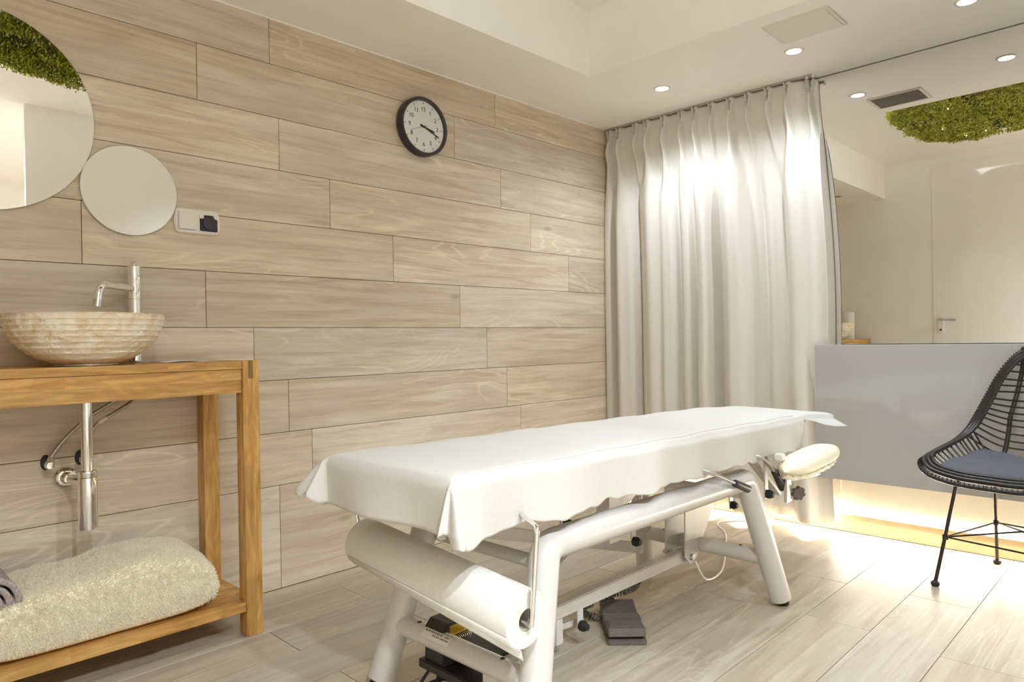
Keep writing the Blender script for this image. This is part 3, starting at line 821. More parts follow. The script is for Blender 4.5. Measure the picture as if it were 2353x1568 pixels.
stop_valve(0.612, 0.592, 'chrome stop valve on the wall right of the trap with its braided hose', [(0.055, 0.626, 0.655), (0.07, 0.645, 0.70), (0.075, 0.70, 0.735), (0.06, 0.757, 0.775), (0.052, 0.768, 0.862)], 0.42)

# tall paper roll on the far end of the table (seen in the wall mirror)
bm = B(); lathe(bm, [(0.012, 0.0), (0.066, 0.0), (0.067, 0.002), (0.067, 0.252), (0.066, 0.254), (0.02, 0.254), (0.02, 0.20)], (0.17, 0.05, TZ - 0.001), (0, 0, 1), 40)
tag(obj('paper_towel_roll', bm, 'paper_roll', smooth=True), 'upright white paper towel roll on the oak table next to the basin', 'paper roll')

# fleece blanket on the shelf
SZ = 0.113
fb = thing('fleece_blanket', 'folded cream fleece blanket on the low table shelf', 'blanket', (0.19, 0.62, SZ))
def pillow(cx, cy, hx, hy, z0, h, topf, nx=40, ny=70, p=6.0, nzamp=0.006, seed=0.0):
    """rounded slab, closed: top and bottom sheets over a squircle outline"""
    vv = []; ff = []
    for sgn in (1, -1):
        for j in range(ny + 1):
            for i in range(nx + 1):
                u = -1 + 2 * i / nx; v = -1 + 2 * j / ny
                e = max(0.0, 1 - (abs(u) ** p)) * max(0.0, 1 - abs(v) ** p)
                e = e ** 0.30
                x = cx + hx * u; y = cy + hy * v
                zt = h * topf(u, v) * e
                zz = z0 + (h * 0.36 + (zt - h * 0.36) * 1.0 if sgn > 0 else h * 0.36 * (1 - e) ** 1.0)
                if sgn > 0: zz = z0 + max(zt, h * 0.36 * (1 - e) + 0.0) if e < 0.2 else z0 + h * 0.36 * (1 - e) + zt * 1.0
                n = noise.noise(Vector((x * 22 + seed, y * 22, sgn * 3.0 + seed)))
                vv.append((x + 0.3 * nzamp * n, y + 0.3 * nzamp * n, zz + (nzamp * n * e if sgn > 0 else 0)))
        off = 0 if sgn > 0 else (nx + 1) * (ny + 1)
        for j in range(ny):
            for i in range(nx):
                a = off + j * (nx + 1) + i; q = (a, a + 1, a + nx + 2, a + nx + 1)
                ff.append(q if sgn > 0 else tuple(reversed(q)))
    return vv, ff
def btop(u, v):
    # higher towards the far end and back, softly sagging towards the towel
    return 0.93 + 0.07 * sin(v * 2.4 + 0.6) - 0.10 * sstep(0.45, 1.0, v) * (0.6 + 0.4 * u) - 0.05 * u - 0.05 * exp(-((v + 0.15) / 0.2) ** 2)
def pile(vv, ff, count, length, rnd, name, parent, material):
    """short fleece fibres over the faces of a surface"""
    V = [Vector(v) for v in vv]; area = []; acc = 0.0; N = []
    for q in ff:
        a, b, c, d = (V[i] for i in q); n = (c - a).cross(d - b); acc += n.length; area.append(acc); N.append(n.normalized())
    import bisect
    pv = []; pf = []
    for _ in range(count):
        i = min(bisect.bisect(area, rnd.random() * acc), len(ff) - 1)
        if N[i].z < -0.5: continue
        a, b, c, d = (V[k] for k in ff[i]); u, v = rnd.random(), rnd.random()
        p = (a * (1 - u) + b * u) * (1 - v) + (d * (1 - u) + c * u) * v
        dirn = (N[i] + Vector((rnd.gauss(0, 0.45), rnd.gauss(0, 0.45), rnd.gauss(-0.35, 0.3)))).normalized()
        s = dirn.orthogonal().normalized() * 0.0011; s.rotate(Matrix.Rotation(rnd.uniform(0, 6.28), 3, dirn)); L = dirn * length * rnd.uniform(0.6, 1.2); k = len(pv)
        pv += [tuple(p - N[i] * 0.002 - s), tuple(p - N[i] * 0.002 + s), tuple(p + L * 0.7 + s * 0.9), tuple(p + L), tuple(p + L * 0.7 - s * 0.9)]
        pf.append((k, k + 1, k + 2, k + 3, k + 4))
    me = bpy.data.meshes.new(name); me.from_pydata(pv, [], pf); meshobj(name, me, material, parent, kind='stuff')
rnd = random.Random(11)
vv, ff = pillow(0.195, 0.60, 0.128, 0.305, SZ, 0.205, btop)
me = bpy.data.meshes.new('fold'); me.from_pydata(vv, [], ff); meshobj('fold', me, 'fleece', fb, smooth=True)
pile(vv, ff, 130000, 0.011, rnd, 'fleece_pile', fb, 'fleece_fibre')
vv, ff = pillow(0.175, 0.865, 0.085, 0.060, SZ, 0.115, lambda u, v: 1.0, 20, 16)
me = bpy.data.meshes.new('inner_fold'); me.from_pydata(vv, [], ff); meshobj('inner_fold', me, 'fleece', fb, smooth=True)
pile(vv, ff, 15000, 0.011, rnd, 'fleece_pile', fb, 'fleece_fibre')

# grey rolled towel, its spiral end facing the room
tw = thing('rolled_towel', 'grey-brown plush towel rolled up on top of the cream blanket', 'towel', (0.24, 0.335, 0.19))
bm = B(); spts = []
for i in range(150):
    a = i / 149 * 2 * pi * 3.3; r = 0.012 + 0.066 * i / 149
    spts.append((r * cos(a + 0.7), r * sin(a + 0.7)))
def twr(x, rr, a): return rr
cyt, czt = 0.322, 0.272
NXT = 14
grid = []
for j in range(NXT + 1):
    x = 0.09 + 0.215 * j / NXT
    row = []
    for i, (dy, dz) in enumerate(spts):
        n = noise.noise(Vector((dy * 40, dz * 40, x * 18))) * 0.004
        row.append(bm.verts.new((x + 0.006 * noise.noise(Vector((dy * 30, dz * 30, 2))), cyt + dy * (1 + n * 12), czt + dz * (1 + n * 12))))
    grid.append(row)
for j in range(NXT):
    for i in range(149): bm.faces.new((grid[j][i], grid[j][i + 1], grid[j + 1][i + 1], grid[j + 1][i]))
o = obj('towel_spiral', bm, 'towel_grey', tw, smooth=True)
sm2 = o.modifiers.new('thick', 'SOLIDIFY'); sm2.thickness = 0.015; sm2.offset = 0

# ================================================================== MASSAGE TABLE
MC = (1.195, 1.741)
def P(sx, sy, z):
    k = z / 0.451
    return Vector((MC[0] + sx * (0.28 - 0.062 * k), MC[1] + sy * (0.648 - 0.134 * k), z))
mt = thing('massage_table', 'massage table on a silver tubular frame covered by a white sheet', 'massage table', (MC[0], MC[1], 0))
TR = 0.0375
for sx in (-1, 1):
    pts = bend([P(sx, -1, 0.022), P(sx, -1, 0.451), P(sx, 1, 0.451), P(sx, 1, 0.022)], 0.035, 6)
    bm = B(); tube(bm, pts, TR, 28); fr = obj('side_frame', bm, 'silver_paint', mt, smooth=True)
    for sy in (-1, 1):
        p = P(sx, sy, 0.0); bm = B(); lathe(bm, [(0, 0), (0.022, 0), (0.024, 0.004), (0.024, 0.016), (0.018, 0.022), (0.018, 0.03)], (p.x, p.y, 0.0005), (0, 0, 1), 24); obj('rubber_foot', bm, 'black_rubber', fr, smooth=True)
for sy in (-1, 1):
    a, b = P(-1, sy, 0.167), P(1, sy, 0.167)
    bm = B(); tube(bm, [a, b], 0.0265, 24); cb = obj('cross_bar', bm, 'silver_paint', mt, smooth=True)
    for k in (0.19, 0.80):
        q = a.lerp(b, k); bm = B(); lathe(bm, [(0, 0.0008), (0.006, 0.0008), (0.0065, 0)], (q.x, q.y - 0.004 * sy * 0, q.z + 0.0262), (0, 0, 1), 14); obj('hole_plug', bm, 'black_rubber', cb)
    if sy < 0:
        # maker's sticker wrapped on the near bar
        vv = []; ff = []
        for i in range(9):
            for j in range(9):
                x = a.x + 0.135 + 0.105 * i / 8; an = radians(75 + 85 * j / 8)
                vv.append((x, a.y + 0.0269 * cos(an) * 1.0, a.z + 0.0269 * sin(an)))
        for i in range(8):
            for j in range(8): q = i * 9 + j; ff.append((q, q + 1, q + 10, q + 9))
        me = bpy.data.meshes.new('maker_sticker'); me.from_pydata(vv, [], ff); st = meshobj('maker_sticker', me, 'sticker', cb, smooth=True)
        rr = random.Random(4); bm = B()
        for row, an0 in enumerate((100, 118, 136)):
            x = a.x + 0.142
            while x < a.x + 0.232:
                wd = rr.uniform(0.002, 0.007)
                if rr.random() < (0.9 if row == 1 else 0.6):
                    an = radians(an0); n = Vector((0, cos(an), sin(an))); tn = Vector((0, -sin(an), cos(an)))
                    obox(bm, Vector((x + wd / 2, a.y, a.z)) + n * 0.0271, (1, 0, 0), tn, n, wd / 2, 0.0028 if row == 1 else 0.0018, 0.0001)
                x += wd + rr.uniform(0.0015, 0.005)
        obj('small_print', bm, 'print_grey', st)
# upper bar joining the knees at the near end, far end too
for sy in (-1, 1):
    bm = B(); tube(bm, [P(-1, sy, 0.40) + Vector((0.02, -0.03 * sy, 0)), P(1, sy, 0.40) + Vector((-0.02, -0.03 * sy, 0))], 0.017, 18); obj('upper_bar', bm, 'silver_paint', mt, smooth=True)
# lifting linkage
bm = B(); beam(bm, (1.16, 1.28, 0.138), (1.16, 2.285, 0.138), 0.036, 0.042); lb = obj('lift_bar', bm, 'silver_paint', mt, bevel=0.003)
bm = B(); beam(bm, (1.02, 1.33, 0.40), (1.02, 2.2, 0.15), 0.03, 0.04); obj('lift_arm', bm, 'silver_paint', mt, bevel=0.003)
bm = B(); beam(bm, (1.10, 1.50, 0.17), (1.10, 2.24, 0.515), 0.04, 0.05); obj('lift_arm', bm, 'silver_paint', mt, bevel=0.003)
for x in (1.108, 1.188):
    bm = B(); prism(bm, [(x, 2.225, 0.142), (x, 2.262, 0.108), (x, 2.305, 0.128), (x, 2.44, 0.30), (x, 2.46, 0.43), (x, 2.232, 0.43)], (0.006, 0, 0)); g = obj('gusset_plate', bm, 'silver_paint', mt, bevel=0.001)
bm = B(); tube(bm, [(1.08, 2.265, 0.135), (1.20, 2.265, 0.135)], 0.008, 14); obj('pivot_bolt', bm, 'steel', mt, smooth=True)
bm = B(); lathe(bm, [(0, 0.012), (0.011, 0.011), (0.012, 0.0)], (1.194, 2.265, 0.135), (1, 0, 0), 16); obj('bolt_head', bm, 'steel', mt, smooth=True)
bm = B(); beam(bm, (1.16, 1.55, 0.04), (1.16, 1.55, 0.12), 0.03, 0.03, (0, 1, 0)); obj('lift_post', bm, 'silver_paint', mt, bevel=0.002)
bm = B(); beam(bm, (1.06, 1.30, 0.065), (1.12, 1.66, 0.065), 0.045, 0.03); obj('actuator', bm, 'silver_paint', mt, bevel=0.006)
bm = B(); beam(bm, (1.10, 1.53, 0.066), (1.113, 1.60, 0.066), 0.052, 0.038); obj('actuator_band', bm, 'black_plastic', mt, bevel=0.004)
bm = B(); beam(bm, (1.17, 1.80, 0.29), (1.17, 1.80, 0.53), 0.05, 0.06, (0, 1, 0)); obj('centre_post', bm, 'silver_paint', mt, bevel=0.003)
# under-frame carrying the cushions
def ztop(y): return 0.664 - 0.018 * (y - 0.92)
for x in (1.02, 1.37):
    bm = B(); beam(bm, (x, 1.0, ztop(1.0) - 0.105), (x, 2.62, ztop(2.62) - 0.105), 0.035, 0.03); obj('under_rail', bm, 'silver_paint', mt, bevel=0.002)
for y in (1.15, 1.8, 2.45):
    bm = B(); beam(bm, (1.0, y, ztop(y) - 0.115), (1.39, y, ztop(y) - 0.115), 0.035, 0.025); obj('under_bar', bm, 'silver_paint', mt, bevel=0.002)
for y in (1.42, 1.79):
    bm = B(); tube(bm, [(1.30, y, 0.40), (1.30, y, 0.56)], 0.006, 12); ro = obj('drop_rod', bm, 'steel', mt, smooth=True)
# end stops: small black rubber stops on flat brackets
for (x, y, z, zt2) in ((1.30, 1.435, 0.440, 0.56), (1.18, 1.925, 0.265, 0.33), (1.17, 2.625, 0.257, 0.36), (1.40, 2.445, 0.365, 0.53), (1.18, 1.64, 0.073, 0.12)):
    bm = B(); prism(bm, [(x - 0.004, y - 0.013, z - 0.016), (x - 0.004, y + 0.013, z - 0.016), (x - 0.004, y + 0.013, zt2), (x - 0.004, y - 0.013, zt2)], (0.005, 0, 0)); br = obj('stop_bracket', bm, 'silver_paint', mt, bevel=0.001)
    bm = B(); lathe(bm, [(0.015, 0.0), (0.016, 0.012), (0.012, 0.020), (0.010, 0.026), (0.0, 0.028)], (x + 0.001, y, z), (1, 0, 0), 18); obj('rubber_stop', bm, 'black_rubber', br, smooth=True)
# cushions (mostly hidden below the sheet)
def cushion(name, x0, x1, y0, y1, th, material):
    bm = B(); vs = box(bm, x0, x1, y0, y1, 0, th)
    for v in vs: v.co.z = ztop(v.co.y) - 0.006 - th + v.co.z
    obj(name, bm, material, mt, bevel=0.022, segs=4)
cushion('foot_cushion', 0.965, 1.425, 0.935, 1.62, 0.08, 'vinyl_beige')
cushion('body_cushion', 0.965, 1.425, 1.63, 2.63, 0.08, 'vinyl_beige')
cushion('head_cushion', 1.05, 1.35, 2.64, 2.96, 0.07, 'vinyl_beige')
# adjustment levers with black grips
for pts, gk in ((((1.40, 1.88, 0.545), (1.455, 1.93, 0.525), (1.468, 2.00, 0.498), (1.470, 2.075, 0.470)), 0), (((1.41, 2.26, 0.535), (1.455, 2.29, 0.522), (1.468, 2.335, 0.490), (1.470, 2.362, 0.462)), 1)):
    cp = catmull(pts, 8); bm = B(); tube(bm, cp, 0.006, 14); lv = obj('lever', bm, 'steel', mt, smooth=True)
    d = (cp[-1] - cp[-3]).normalized(); e1 = cp[-1]
    bm = B(); tube(bm, [e1 - d * 0.008, e1 - d * 0.006, e1 + d * 0.082, e1 + d * 0.086], [0.0095, 0.0120, 0.0132, 0.0110], 20); obj('grip', bm, 'black_plastic', lv, smooth=True)
# slanted stay of the far section
bm = B(); beam(bm, (1.37, 2.33, 0.535), (1.37, 2.60, 0.335), 0.012, 0.034, (1, 0, 0)); obj('stay', bm, 'silver_paint', mt, bevel=0.002)
# arm rest
AR = Vector((1.515, 2.55, 0.485))
bm = B(); n = 28; ring = []
for j in range(13):
    v = -1 + 2 * j / 12
    for i in range(n):
        a = 2 * pi * i / n; k = (1 - abs(v) ** 3.2) ** 0.42 if abs(v) < 1 else 0.02
        cxp = math.copysign(abs(cos(a)) ** 0.75, cos(a)); czp = math.copysign(abs(sin(a)) ** 0.85, sin(a))
        ring.append(bm.verts.new(AR + Vector((0.06 * cxp * k + 0.03 * v * 0, 0.215 * v, (0.040 if czp > 0 else 0.026) * czp * k + 0.012 * v))))
for j in range(12):
    for i in range(n): bm.faces.new((ring[j * n + i], ring[j * n + (i + 1) % n], ring[(j + 1) * n + (i + 1) % n], ring[(j + 1) * n + i]))
bm.faces.new(ring[:n]); bm.faces.new(ring[-n:])
ap = obj('arm_rest_pad', bm, 'vinyl_cream', mt, smooth=True, label='cream padded arm rest')
bm = B(); cpts = []
for i in range(60):
    a = 2 * pi * i / 60; cpts.append(AR + Vector((0.052 * cos(a), 0.195 * sin(a), -0.024 + 0.010 * sin(a) + 0.003 * sin(a * 21))))
tube(bm, cpts, 0.006, 8, closed=True); obj('elastic_edge', bm, 'vinyl_cream', ap, smooth=True)
bm = B(); box(bm, 1.480, 1.492, 2.405, 2.445, 0.352, 0.462); hb = obj('arm_bracket', bm, 'steel', mt, bevel=0.002)
bm = B(); tube(bm, bend([(1.486, 2.445, 0.428), (1.52, 2.62, 0.428), (1.52, 2.62, 0.475)], 0.01), 0.0075, 12); obj('bracket_rod', bm, 'steel', hb, smooth=True)
bm = B(); tube(bm, [(1.486, 2.425, 0.40), (1.40, 2.425, 0.50)], 0.009, 10); obj('bracket_arm', bm, 'steel', hb, smooth=True)
kc = Vector((1.500, 2.472, 0.379)); ka = Vector((0.8, -0.55, -0.1)).normalized(); u = ka.orthogonal().normalized(); v = ka.cross(u)
poly = []
for i in range(56):
    a = 2 * pi * i / 56; r = 0.0235 + 0.0028 * cos(7 * a); poly.append(kc + (u * cos(a) + v * sin(a)) * r)
bm = B(); prism(bm, poly, ka * 0.014); kn = obj('star_knob', bm, 'pedal_plastic', hb, bevel=0.0015)
bm = B(); tube(bm, [kc, kc - ka * 0.03], 0.005, 10); obj('knob_stem', bm, 'steel', kn)
# power plug clipped under the pad
bm = B(); box(bm, 1.467, 1.497, 2.36, 2.39, 0.505, 0.528); pg = obj('power_plug', bm, 'white_plastic', mt, bevel=0.003)
for yy in (2.367, 2.383):
    bm = B(); tube(bm, [(1.487, yy, 0.505), (1.489, yy, 0.487)], 0.002, 8); obj('plug_pin', bm, 'steel', pg)
# control box with cables under the near cross bar
bm = B(); prism(bm, [(1.065, 1.135, 0.105), (1.065, 1.135, 0.192), (1.065, 1.155, 0.212), (1.065, 1.225, 0.212), (1.065, 1.235, 0.105)], (0.075, 0, 0)); cbx = obj('control_box', bm, 'black_plastic', mt, bevel=0.002)
one_box('box_label', 1.1402, 1.1412, 1.158, 1.222, 0.180, 0.206, 'gold_foil', cbx, label='gold foil strip')
one_box('box_tray', 1.14, 1.30, 1.14, 1.235, 0.150, 0.172, 'black_plastic', cbx, bevel=0.002)
for i in range(11):
    bm = B(); yy = 1.158 + 0.0062 * i; tube(bm, [(1.1405, yy, 0.178), (1.152, yy, 0.176), (1.153, yy, 0.172)], 0.0012, 6); obj('contact_pin', bm, 'steel', cbx)
bm = B(); box(bm, 1.05, 1.28, 1.125, 1.24, 0.085, 0.108); obj('box_base', bm, 'black_plastic', cbx, bevel=0.003)
bm = B(); box(bm, 1.29, 1.345, 1.13, 1.30, 0.12, 0.165); obj('side_bracket', bm, 'silver_paint', mt, bevel=0.003)
pts = catmull([(1.09, 1.15, 0.105), (1.065, 1.11, 0.04), (1.02, 1.15, 0.012), (1.03, 1.23, 0.008), (1.12, 1.22, 0.012), (1.17, 1.16, 0.04), (1.20, 1.16, 0.09)], 10)
bm = B(); tube(bm, pts, 0.0042, 10); obj('power_cable', bm, 'black_rubber', mt, smooth=True)
def coil(bm, path, r, wire, turns, n=10):
    L = [0.0]
    for a, b in zip(path, path[1:]): L.append(L[-1] + (Vector(b) - Vector(a)).length)
    tot = L[-1]; pts = []; up = Vector((0.3, 0.2, 1)).normalized(); M = turns * n
    for i in range(M + 1):
        s = tot * i / M; j = 0
        while j < len(L) - 2 and L[j + 1] < s: j += 1
        a, b = Vector(path[j]), Vector(path[j + 1]); q = a.lerp(b, (s - L[j]) / max(1e-9, L[j + 1] - L[j]))
        d = (b - a).normalized(); u = (up - d * up.dot(d)).normalized(); v = d.cross(u); t = 2 * pi * i / n
        pts.append(q + (u * cos(t) + v * sin(t)) * r)
    tube(bm, pts, wire, 6)
bm = B(); coil(bm, catmull([(1.115, 1.15, 0.09), (1.12, 1.13, 0.05), (1.115, 1.14, 0.012)], 10), 0.0065, 0.0028, 16); obj('coiled_cord', bm, 'black_rubber', mt)
bm = B(); coil(bm, catmull([(1.10, 1.80, 0.075), (1.06, 1.79, 0.05), (1.06, 1.82, 0.02), (1.10, 1.84, 0.014)], 10), 0.0105, 0.003, 14); obj('coiled_cord', bm, 'pedal_plastic', mt)

# paper roll on its bent-rod holder
RA, RB = Vector((0.915, 1.055, 0.405)), Vector((1.518, 1.05, 0.357)); RD = (RB - RA).normalized()
hl = thing('roll_holder', 'bent chrome rod holding the paper roll under the table end', 'holder', (1.2, 1.05, 0.30))
bm = B(); tube(bm, bend([(1.42, 1.13, 0.553), (1.552, 1.05, 0.555), RB + RD * 0.016 + Vector((0, 0, 0.02)), ], 0.014) + [RB + RD * 0.012 + Vector((0, 0, -0.01))], 0.0055, 14); obj('rod', bm, 'chrome', hl, smooth=True)
bm = B(); tube(bm, bend([(0.90, 1.10, 0.555), (0.862, 1.05, 0.555), RA - RD * 0.016, RA + RD * 0.03], 0.014), 0.0055, 14); obj('rod', bm, 'chrome', hl, smooth=True)
bm = B(); tube(bm, [RA - RD * 0.004, RB + RD * 0.006], 0.0055, 12); obj('spindle', bm, 'steel', hl, smooth=True)
rl = thing('couch_paper_roll', 'wide roll of white couch paper hanging under the massage table end', 'paper roll', tuple(RA.lerp(RB, 0.5) - Vector((0, 0, 0.062))))
LR = (RB - RA).length
bm = B(); lathe(bm, [(0.0245, 0.0), (0.060, 0.0), (0.0615, 0.002), (0.0615, LR - 0.002), (0.060, LR), (0.0245, LR)], RA, RD, 64); obj('paper_winding', bm, 'paper_roll', rl, smooth=True)
bm = B(); lathe(bm, [(0.0245, 0.001), (0.0225, 0.001), (0.0225, LR - 0.001), (0.0245, LR - 0.001)], RA, RD, 40); obj('core_tube', bm, 'roll_core', rl, smooth=True)
# loose end of the paper
un = RD.cross(Vector((0, 0, 1))).normalized(); bm = B(); pv = []
for j in range(2):
    q = RA.lerp(RB, 0.02 if j == 0 else 0.995)
    for i in range(14):
        a = radians(-20 - 8 * i) if i < 8 else radians(-76)
        base = un * (cos(a) * 0.0622) + Vector((0, 0, 1)) * (sin(a) * 0.0622)
        ext = Vector((0, 0, -0.0)) if i < 8 else Vector((0, 0, -0.004 * (i - 7) * (0.4 + 0.6 * j))) - un * 0.001 * (i - 7)
        pv.append(bm.verts.new(q + base + ext))
for i in range(13): bm.faces.new((pv[i], pv[i + 1], pv[i + 15], pv[i + 14]))
o = obj('loose_end', bm, 'paper_roll', rl, smooth=True); o.modifiers.new('t', 'SOLIDIFY').thickness = 0.0006

# white sheet draped over the table
sh_ = thing('white_sheet', 'white sheet draped over the massage table, hanging at sides and end', 'sheet', (1.195, 1.9, 0.55))
SXL, SXR, SY0, SY1 = 0.958, 1.432, 0.925, 2.66
def sheet_pt(s, v):
    """s: across in metres from the centre, v: along in metres from the near edge (negative hangs over the end)"""
    cx_ = (SXL + SXR) / 2; hw = (SXR - SXL) / 2
    a = max(0.0, abs(s) - hw); sg = 1 if s > 0 else -1
    b = max(0.0, -v); y = SY0 + max(v, 0.0)
    x = cx_ + sg * min(abs(s), hw); z = ztop(y) + 0.003
    c = max(0.0, (SY0 + v) - SY1)            # beyond the body cushion: free flap over the head section
    rr_ = 0.020
    # gentle wrinkles on top
    z += 0.0022 * noise.noise(Vector((x * 9, y * 4.0, 0))) + 0.0014 * sin(y * 23 + x * 9) * (1 if a == 0 else 0.3)
    # soften the near edges of the cushion
    edge = min(hw - min(abs(s), hw), max(v, 0.0) + (0.0 if v > 0 else 0.0))
    z -= 0.010 * exp(-max(0.0, edge) / 0.018)
    if c > 0 and a > 0:
        k = sstep(0.0, 0.10, c)              # side drape lifts into a flying flap
    else: k = 0.0
    if a > 0 or b > 0:
        L = sqrt(a * a + b * b); dx, dy = (sg * a / L, -b / L) if L > 0 else (0, 0)
        corner = (a * b) / (L * L) * 2 if L > 0 else 0
        wav = sin(y * 21 + 1.3 * sin(y * 7)) if b == 0 else sin(x * 17 + 0.8)
        if b > 0 and a > 0:
            an = math.atan2(a, b); wav = 1.1 * sin(an * 6.0 + 0.9)
        out = 0.010 + 0.012 * min(1, L / 0.13) * wav * (1 + 1.2 * corner) + 0.055 * corner * min(1, L / 0.14) + 0.06 * L
        out *= sstep(0, 0.02, L)
        drop = L * (1 - (0.30 if sg > 0 else 0.42) * corner)
        if sg < 0 and b > 0: out += 0.010 * corner * min(1, L / 0.12)
        # hem lower at the near right corner
        hx2 = x + dx * out; hy2 = y + dy * out; hz = z - drop
        if k > 0:
            fx = x + sg * a * 0.85; fz = z - 0.012 - 0.42 * a - 0.25 * a * exp(-((c - 0.16) / 0.09) ** 2)
            hx2 = hx2 * (1 - k) + fx * k; hz = hz * (1 - k) + fz * k
        x, y, z = hx2, hy2, hz
    if c > 0:
        z -= 0.10 * c * c * (1 + 0.5 * (s / hw if s > 0 else 0))
        x += 0.03 * c
        x = cx_ + (x - cx_) * (1 - 0.10 * sstep(0, 0.2, c) * (1 if s < 0 else 0.2))
    return (x, y, z)
NS, NV = 150, 260
HW = 0.237; v0, v1 = -0.118, 3.01 - SY0
vv = []; ff = []
for j in range(NV + 1):
    v = v0 + (v1 - v0) * j / NV
    for i in range(NS + 1):
        s = -1 + 2 * i / NS                       # -1..1; the middle part is the cushion top, the rest hangs
        k_ = 0.62
        if abs(s) <= k_: s = HW * s / k_
        else:
            c = (SY0 + v) - SY1
            ov = (0.130 - 0.008 * max(0, v)) * (1 + 0.028 * sin(v * 47 + 1.6 * sin(v * 11)) + 0.035 * sin(v * 19 + 1.0) + 0.015 * sin(v * 83)) if s > 0 else 0.122
            if v < 0.1: ov += 0.012 * sstep(0.1, -0.1, v)
            if c > -0.02: ov *= (1 - 0.93 * sstep(-0.02, 0.035, c)) + 0.46 * sstep(0.06, 0.30, c)
            s = math.copysign(HW + ov * (abs(s) - k_) / (1 - k_), s)
        vv.append(sheet_pt(s, v))
for j in range(NV):
    for i in range(NS):
        a = j * (NS + 1) + i; ff.append((a, a + 1, a + NS + 2, a + NS + 1))
me = bpy.data.meshes.new('cloth'); me.from_pydata(vv, [], ff); o = meshobj('cloth', me, 'sheet_cloth', sh_, smooth=True)
me.set_sharp_from_angle(angle=radians(180))
o.modifiers.new('t', 'SOLIDIFY').thickness = 0.001
# stitched seam running along the right edge
bm = B(); pts = [Vector(sheet_pt(0.226 + 0.004 * sin(v * 3.1), v)) + Vector((0, 0, 0.0008)) for v in [0.12 + 1.6 * i / 90 for i in range(91)]]
tube(bm, pts, 0.0011, 6); obj('seam', bm, 'sheet_cloth', sh_, smooth=True)

# foot pedal and its coiled cord
fp = thing('foot_pedal', 'dark grey double foot pedal on the floor beneath the massage table', 'foot pedal', (1.19, 1.85, 0.0))
ang = radians(-46); ux = Vector((cos(ang), sin(ang), 0)); uy = Vector((-sin(ang), cos(ang), 0)); c0 = Vector((1.185, 1.842, 0))
bm = B(); obox(bm, c0 + Vector((0, 0, 0.008)), ux, uy, (0, 0, 1), 0.122, 0.060, 0.008); pb = obj('pedal_base', bm, 'pedal_plastic', fp, bevel=0.003)
for sgn in (-1, 1):
    tl = Vector((ux.x, ux.y, 0.16 * sgn)).normalized(); nn = tl.cross(uy) * -1
    if nn.z < 0: nn = -nn
    cc = c0 + ux * 0.072 * sgn + Vector((0, 0, 0.032))
    bm = B(); obox(bm, cc, tl, uy, nn, 0.050, 0.057, 0.013); tr_ = obj('treadle', bm, 'pedal_plastic', fp, bevel=0.002)
    for i in range(14):
        bm = B(); q = cc + tl * (-0.04 + 0.0062 * i) + nn * 0.0148; obox(bm, q, tl, uy, nn, 0.0016, 0.050, 0.0012); obj('ridge', bm, 'pedal_plastic', tr_)
bm = B(); obox(bm, c0 + Vector((0, 0, 0.03)), ux, uy, (0, 0, 1), 0.026, 0.060, 0.014); obj('pedal_middle', bm, 'pedal_plastic', fp, bevel=0.004)
bm = B(); coil(bm, catmull([(1.150, 1.985, 0.112), (1.125, 1.995, 0.082), (1.090, 1.985, 0.062), (1.062, 1.945, 0.058), (1.085, 1.915, 0.050)], 12), 0.0140, 0.0030, 16); obj('coiled_cord', bm, 'pedal_plastic', fp)
# white mains lead trailing on the floor by the curtain
bm = B(); tube(bm, catmull([(1.19, 2.30, 0.11), (1.20, 2.36, 0.03), (1.16, 2.55, 0.004), (1.05, 2.80, 0.004), (0.92, 3.05, 0.004), (0.80, 3.22, 0.004), (0.95, 3.40, 0.004), (1.0, 3.455, 0.03)], 12), 0.0035, 8)
tag(obj('mains_lead', bm, 'white_plastic', smooth=True), 'thin white cable trailing on the floor from the massage table', 'cable')

# ================================================================== RATTAN CHAIR
CO = Vector((2.06, 3.06, 0)); ca = radians(-11.5)
CX = Vector((cos(ca), sin(ca), 0)); CY = Vector((-sin(ca), cos(ca), 0))
def C(x, y, z): return CO + CX * x + CY * y + Vector((0, 0, z))
ch = thing('rattan_chair', 'black rattan shell chair on thin metal legs by the grey panel', 'chair', tuple(CO))
half = [(0.0, -0.262, 0.428), (-0.10, -0.258, 0.430), (-0.19, -0.236, 0.445), (-0.236, -0.185, 0.472), (-0.238, -0.09, 0.492), (-0.222, 0.02, 0.520), (-0.200, 0.095, 0.565),
        (-0.178, 0.128, 0.625), (-0.152, 0.152, 0.695), (-0.122, 0.172, 0.770), (-0.080, 0.188, 0.836), (-0.038, 0.198, 0.868), (0.0, 0.202, 0.876)]
loop = half + [(-x, y, z) for (x, y, z) in reversed(half[1:-1])]
sl = catmull([C(*p) for p in loop], 8, closed=True)
cen = sum(sl, Vector()) / len(sl)
for nm, dr_, rad in (('rim_pole', 0.0, 0.0085), ('rim_pole', -0.015, 0.0075), ('rim_pole', -0.029, 0.0065), ('rim_pole', 0.017, 0.0075)):
    bm = B(); pts = []
    for p in sl:
        o_ = (p - C(0, 0.0, p.z)); o_.z = 0
        d = (p - cen).normalized(); pts.append(p + d * dr_ + Vector((0, 0, -0.010 * (dr_ > 0.01))))
    tube(bm, pts, rad, 10, closed=True); rp = obj(nm, bm, 'rattan_black', ch, smooth=True)
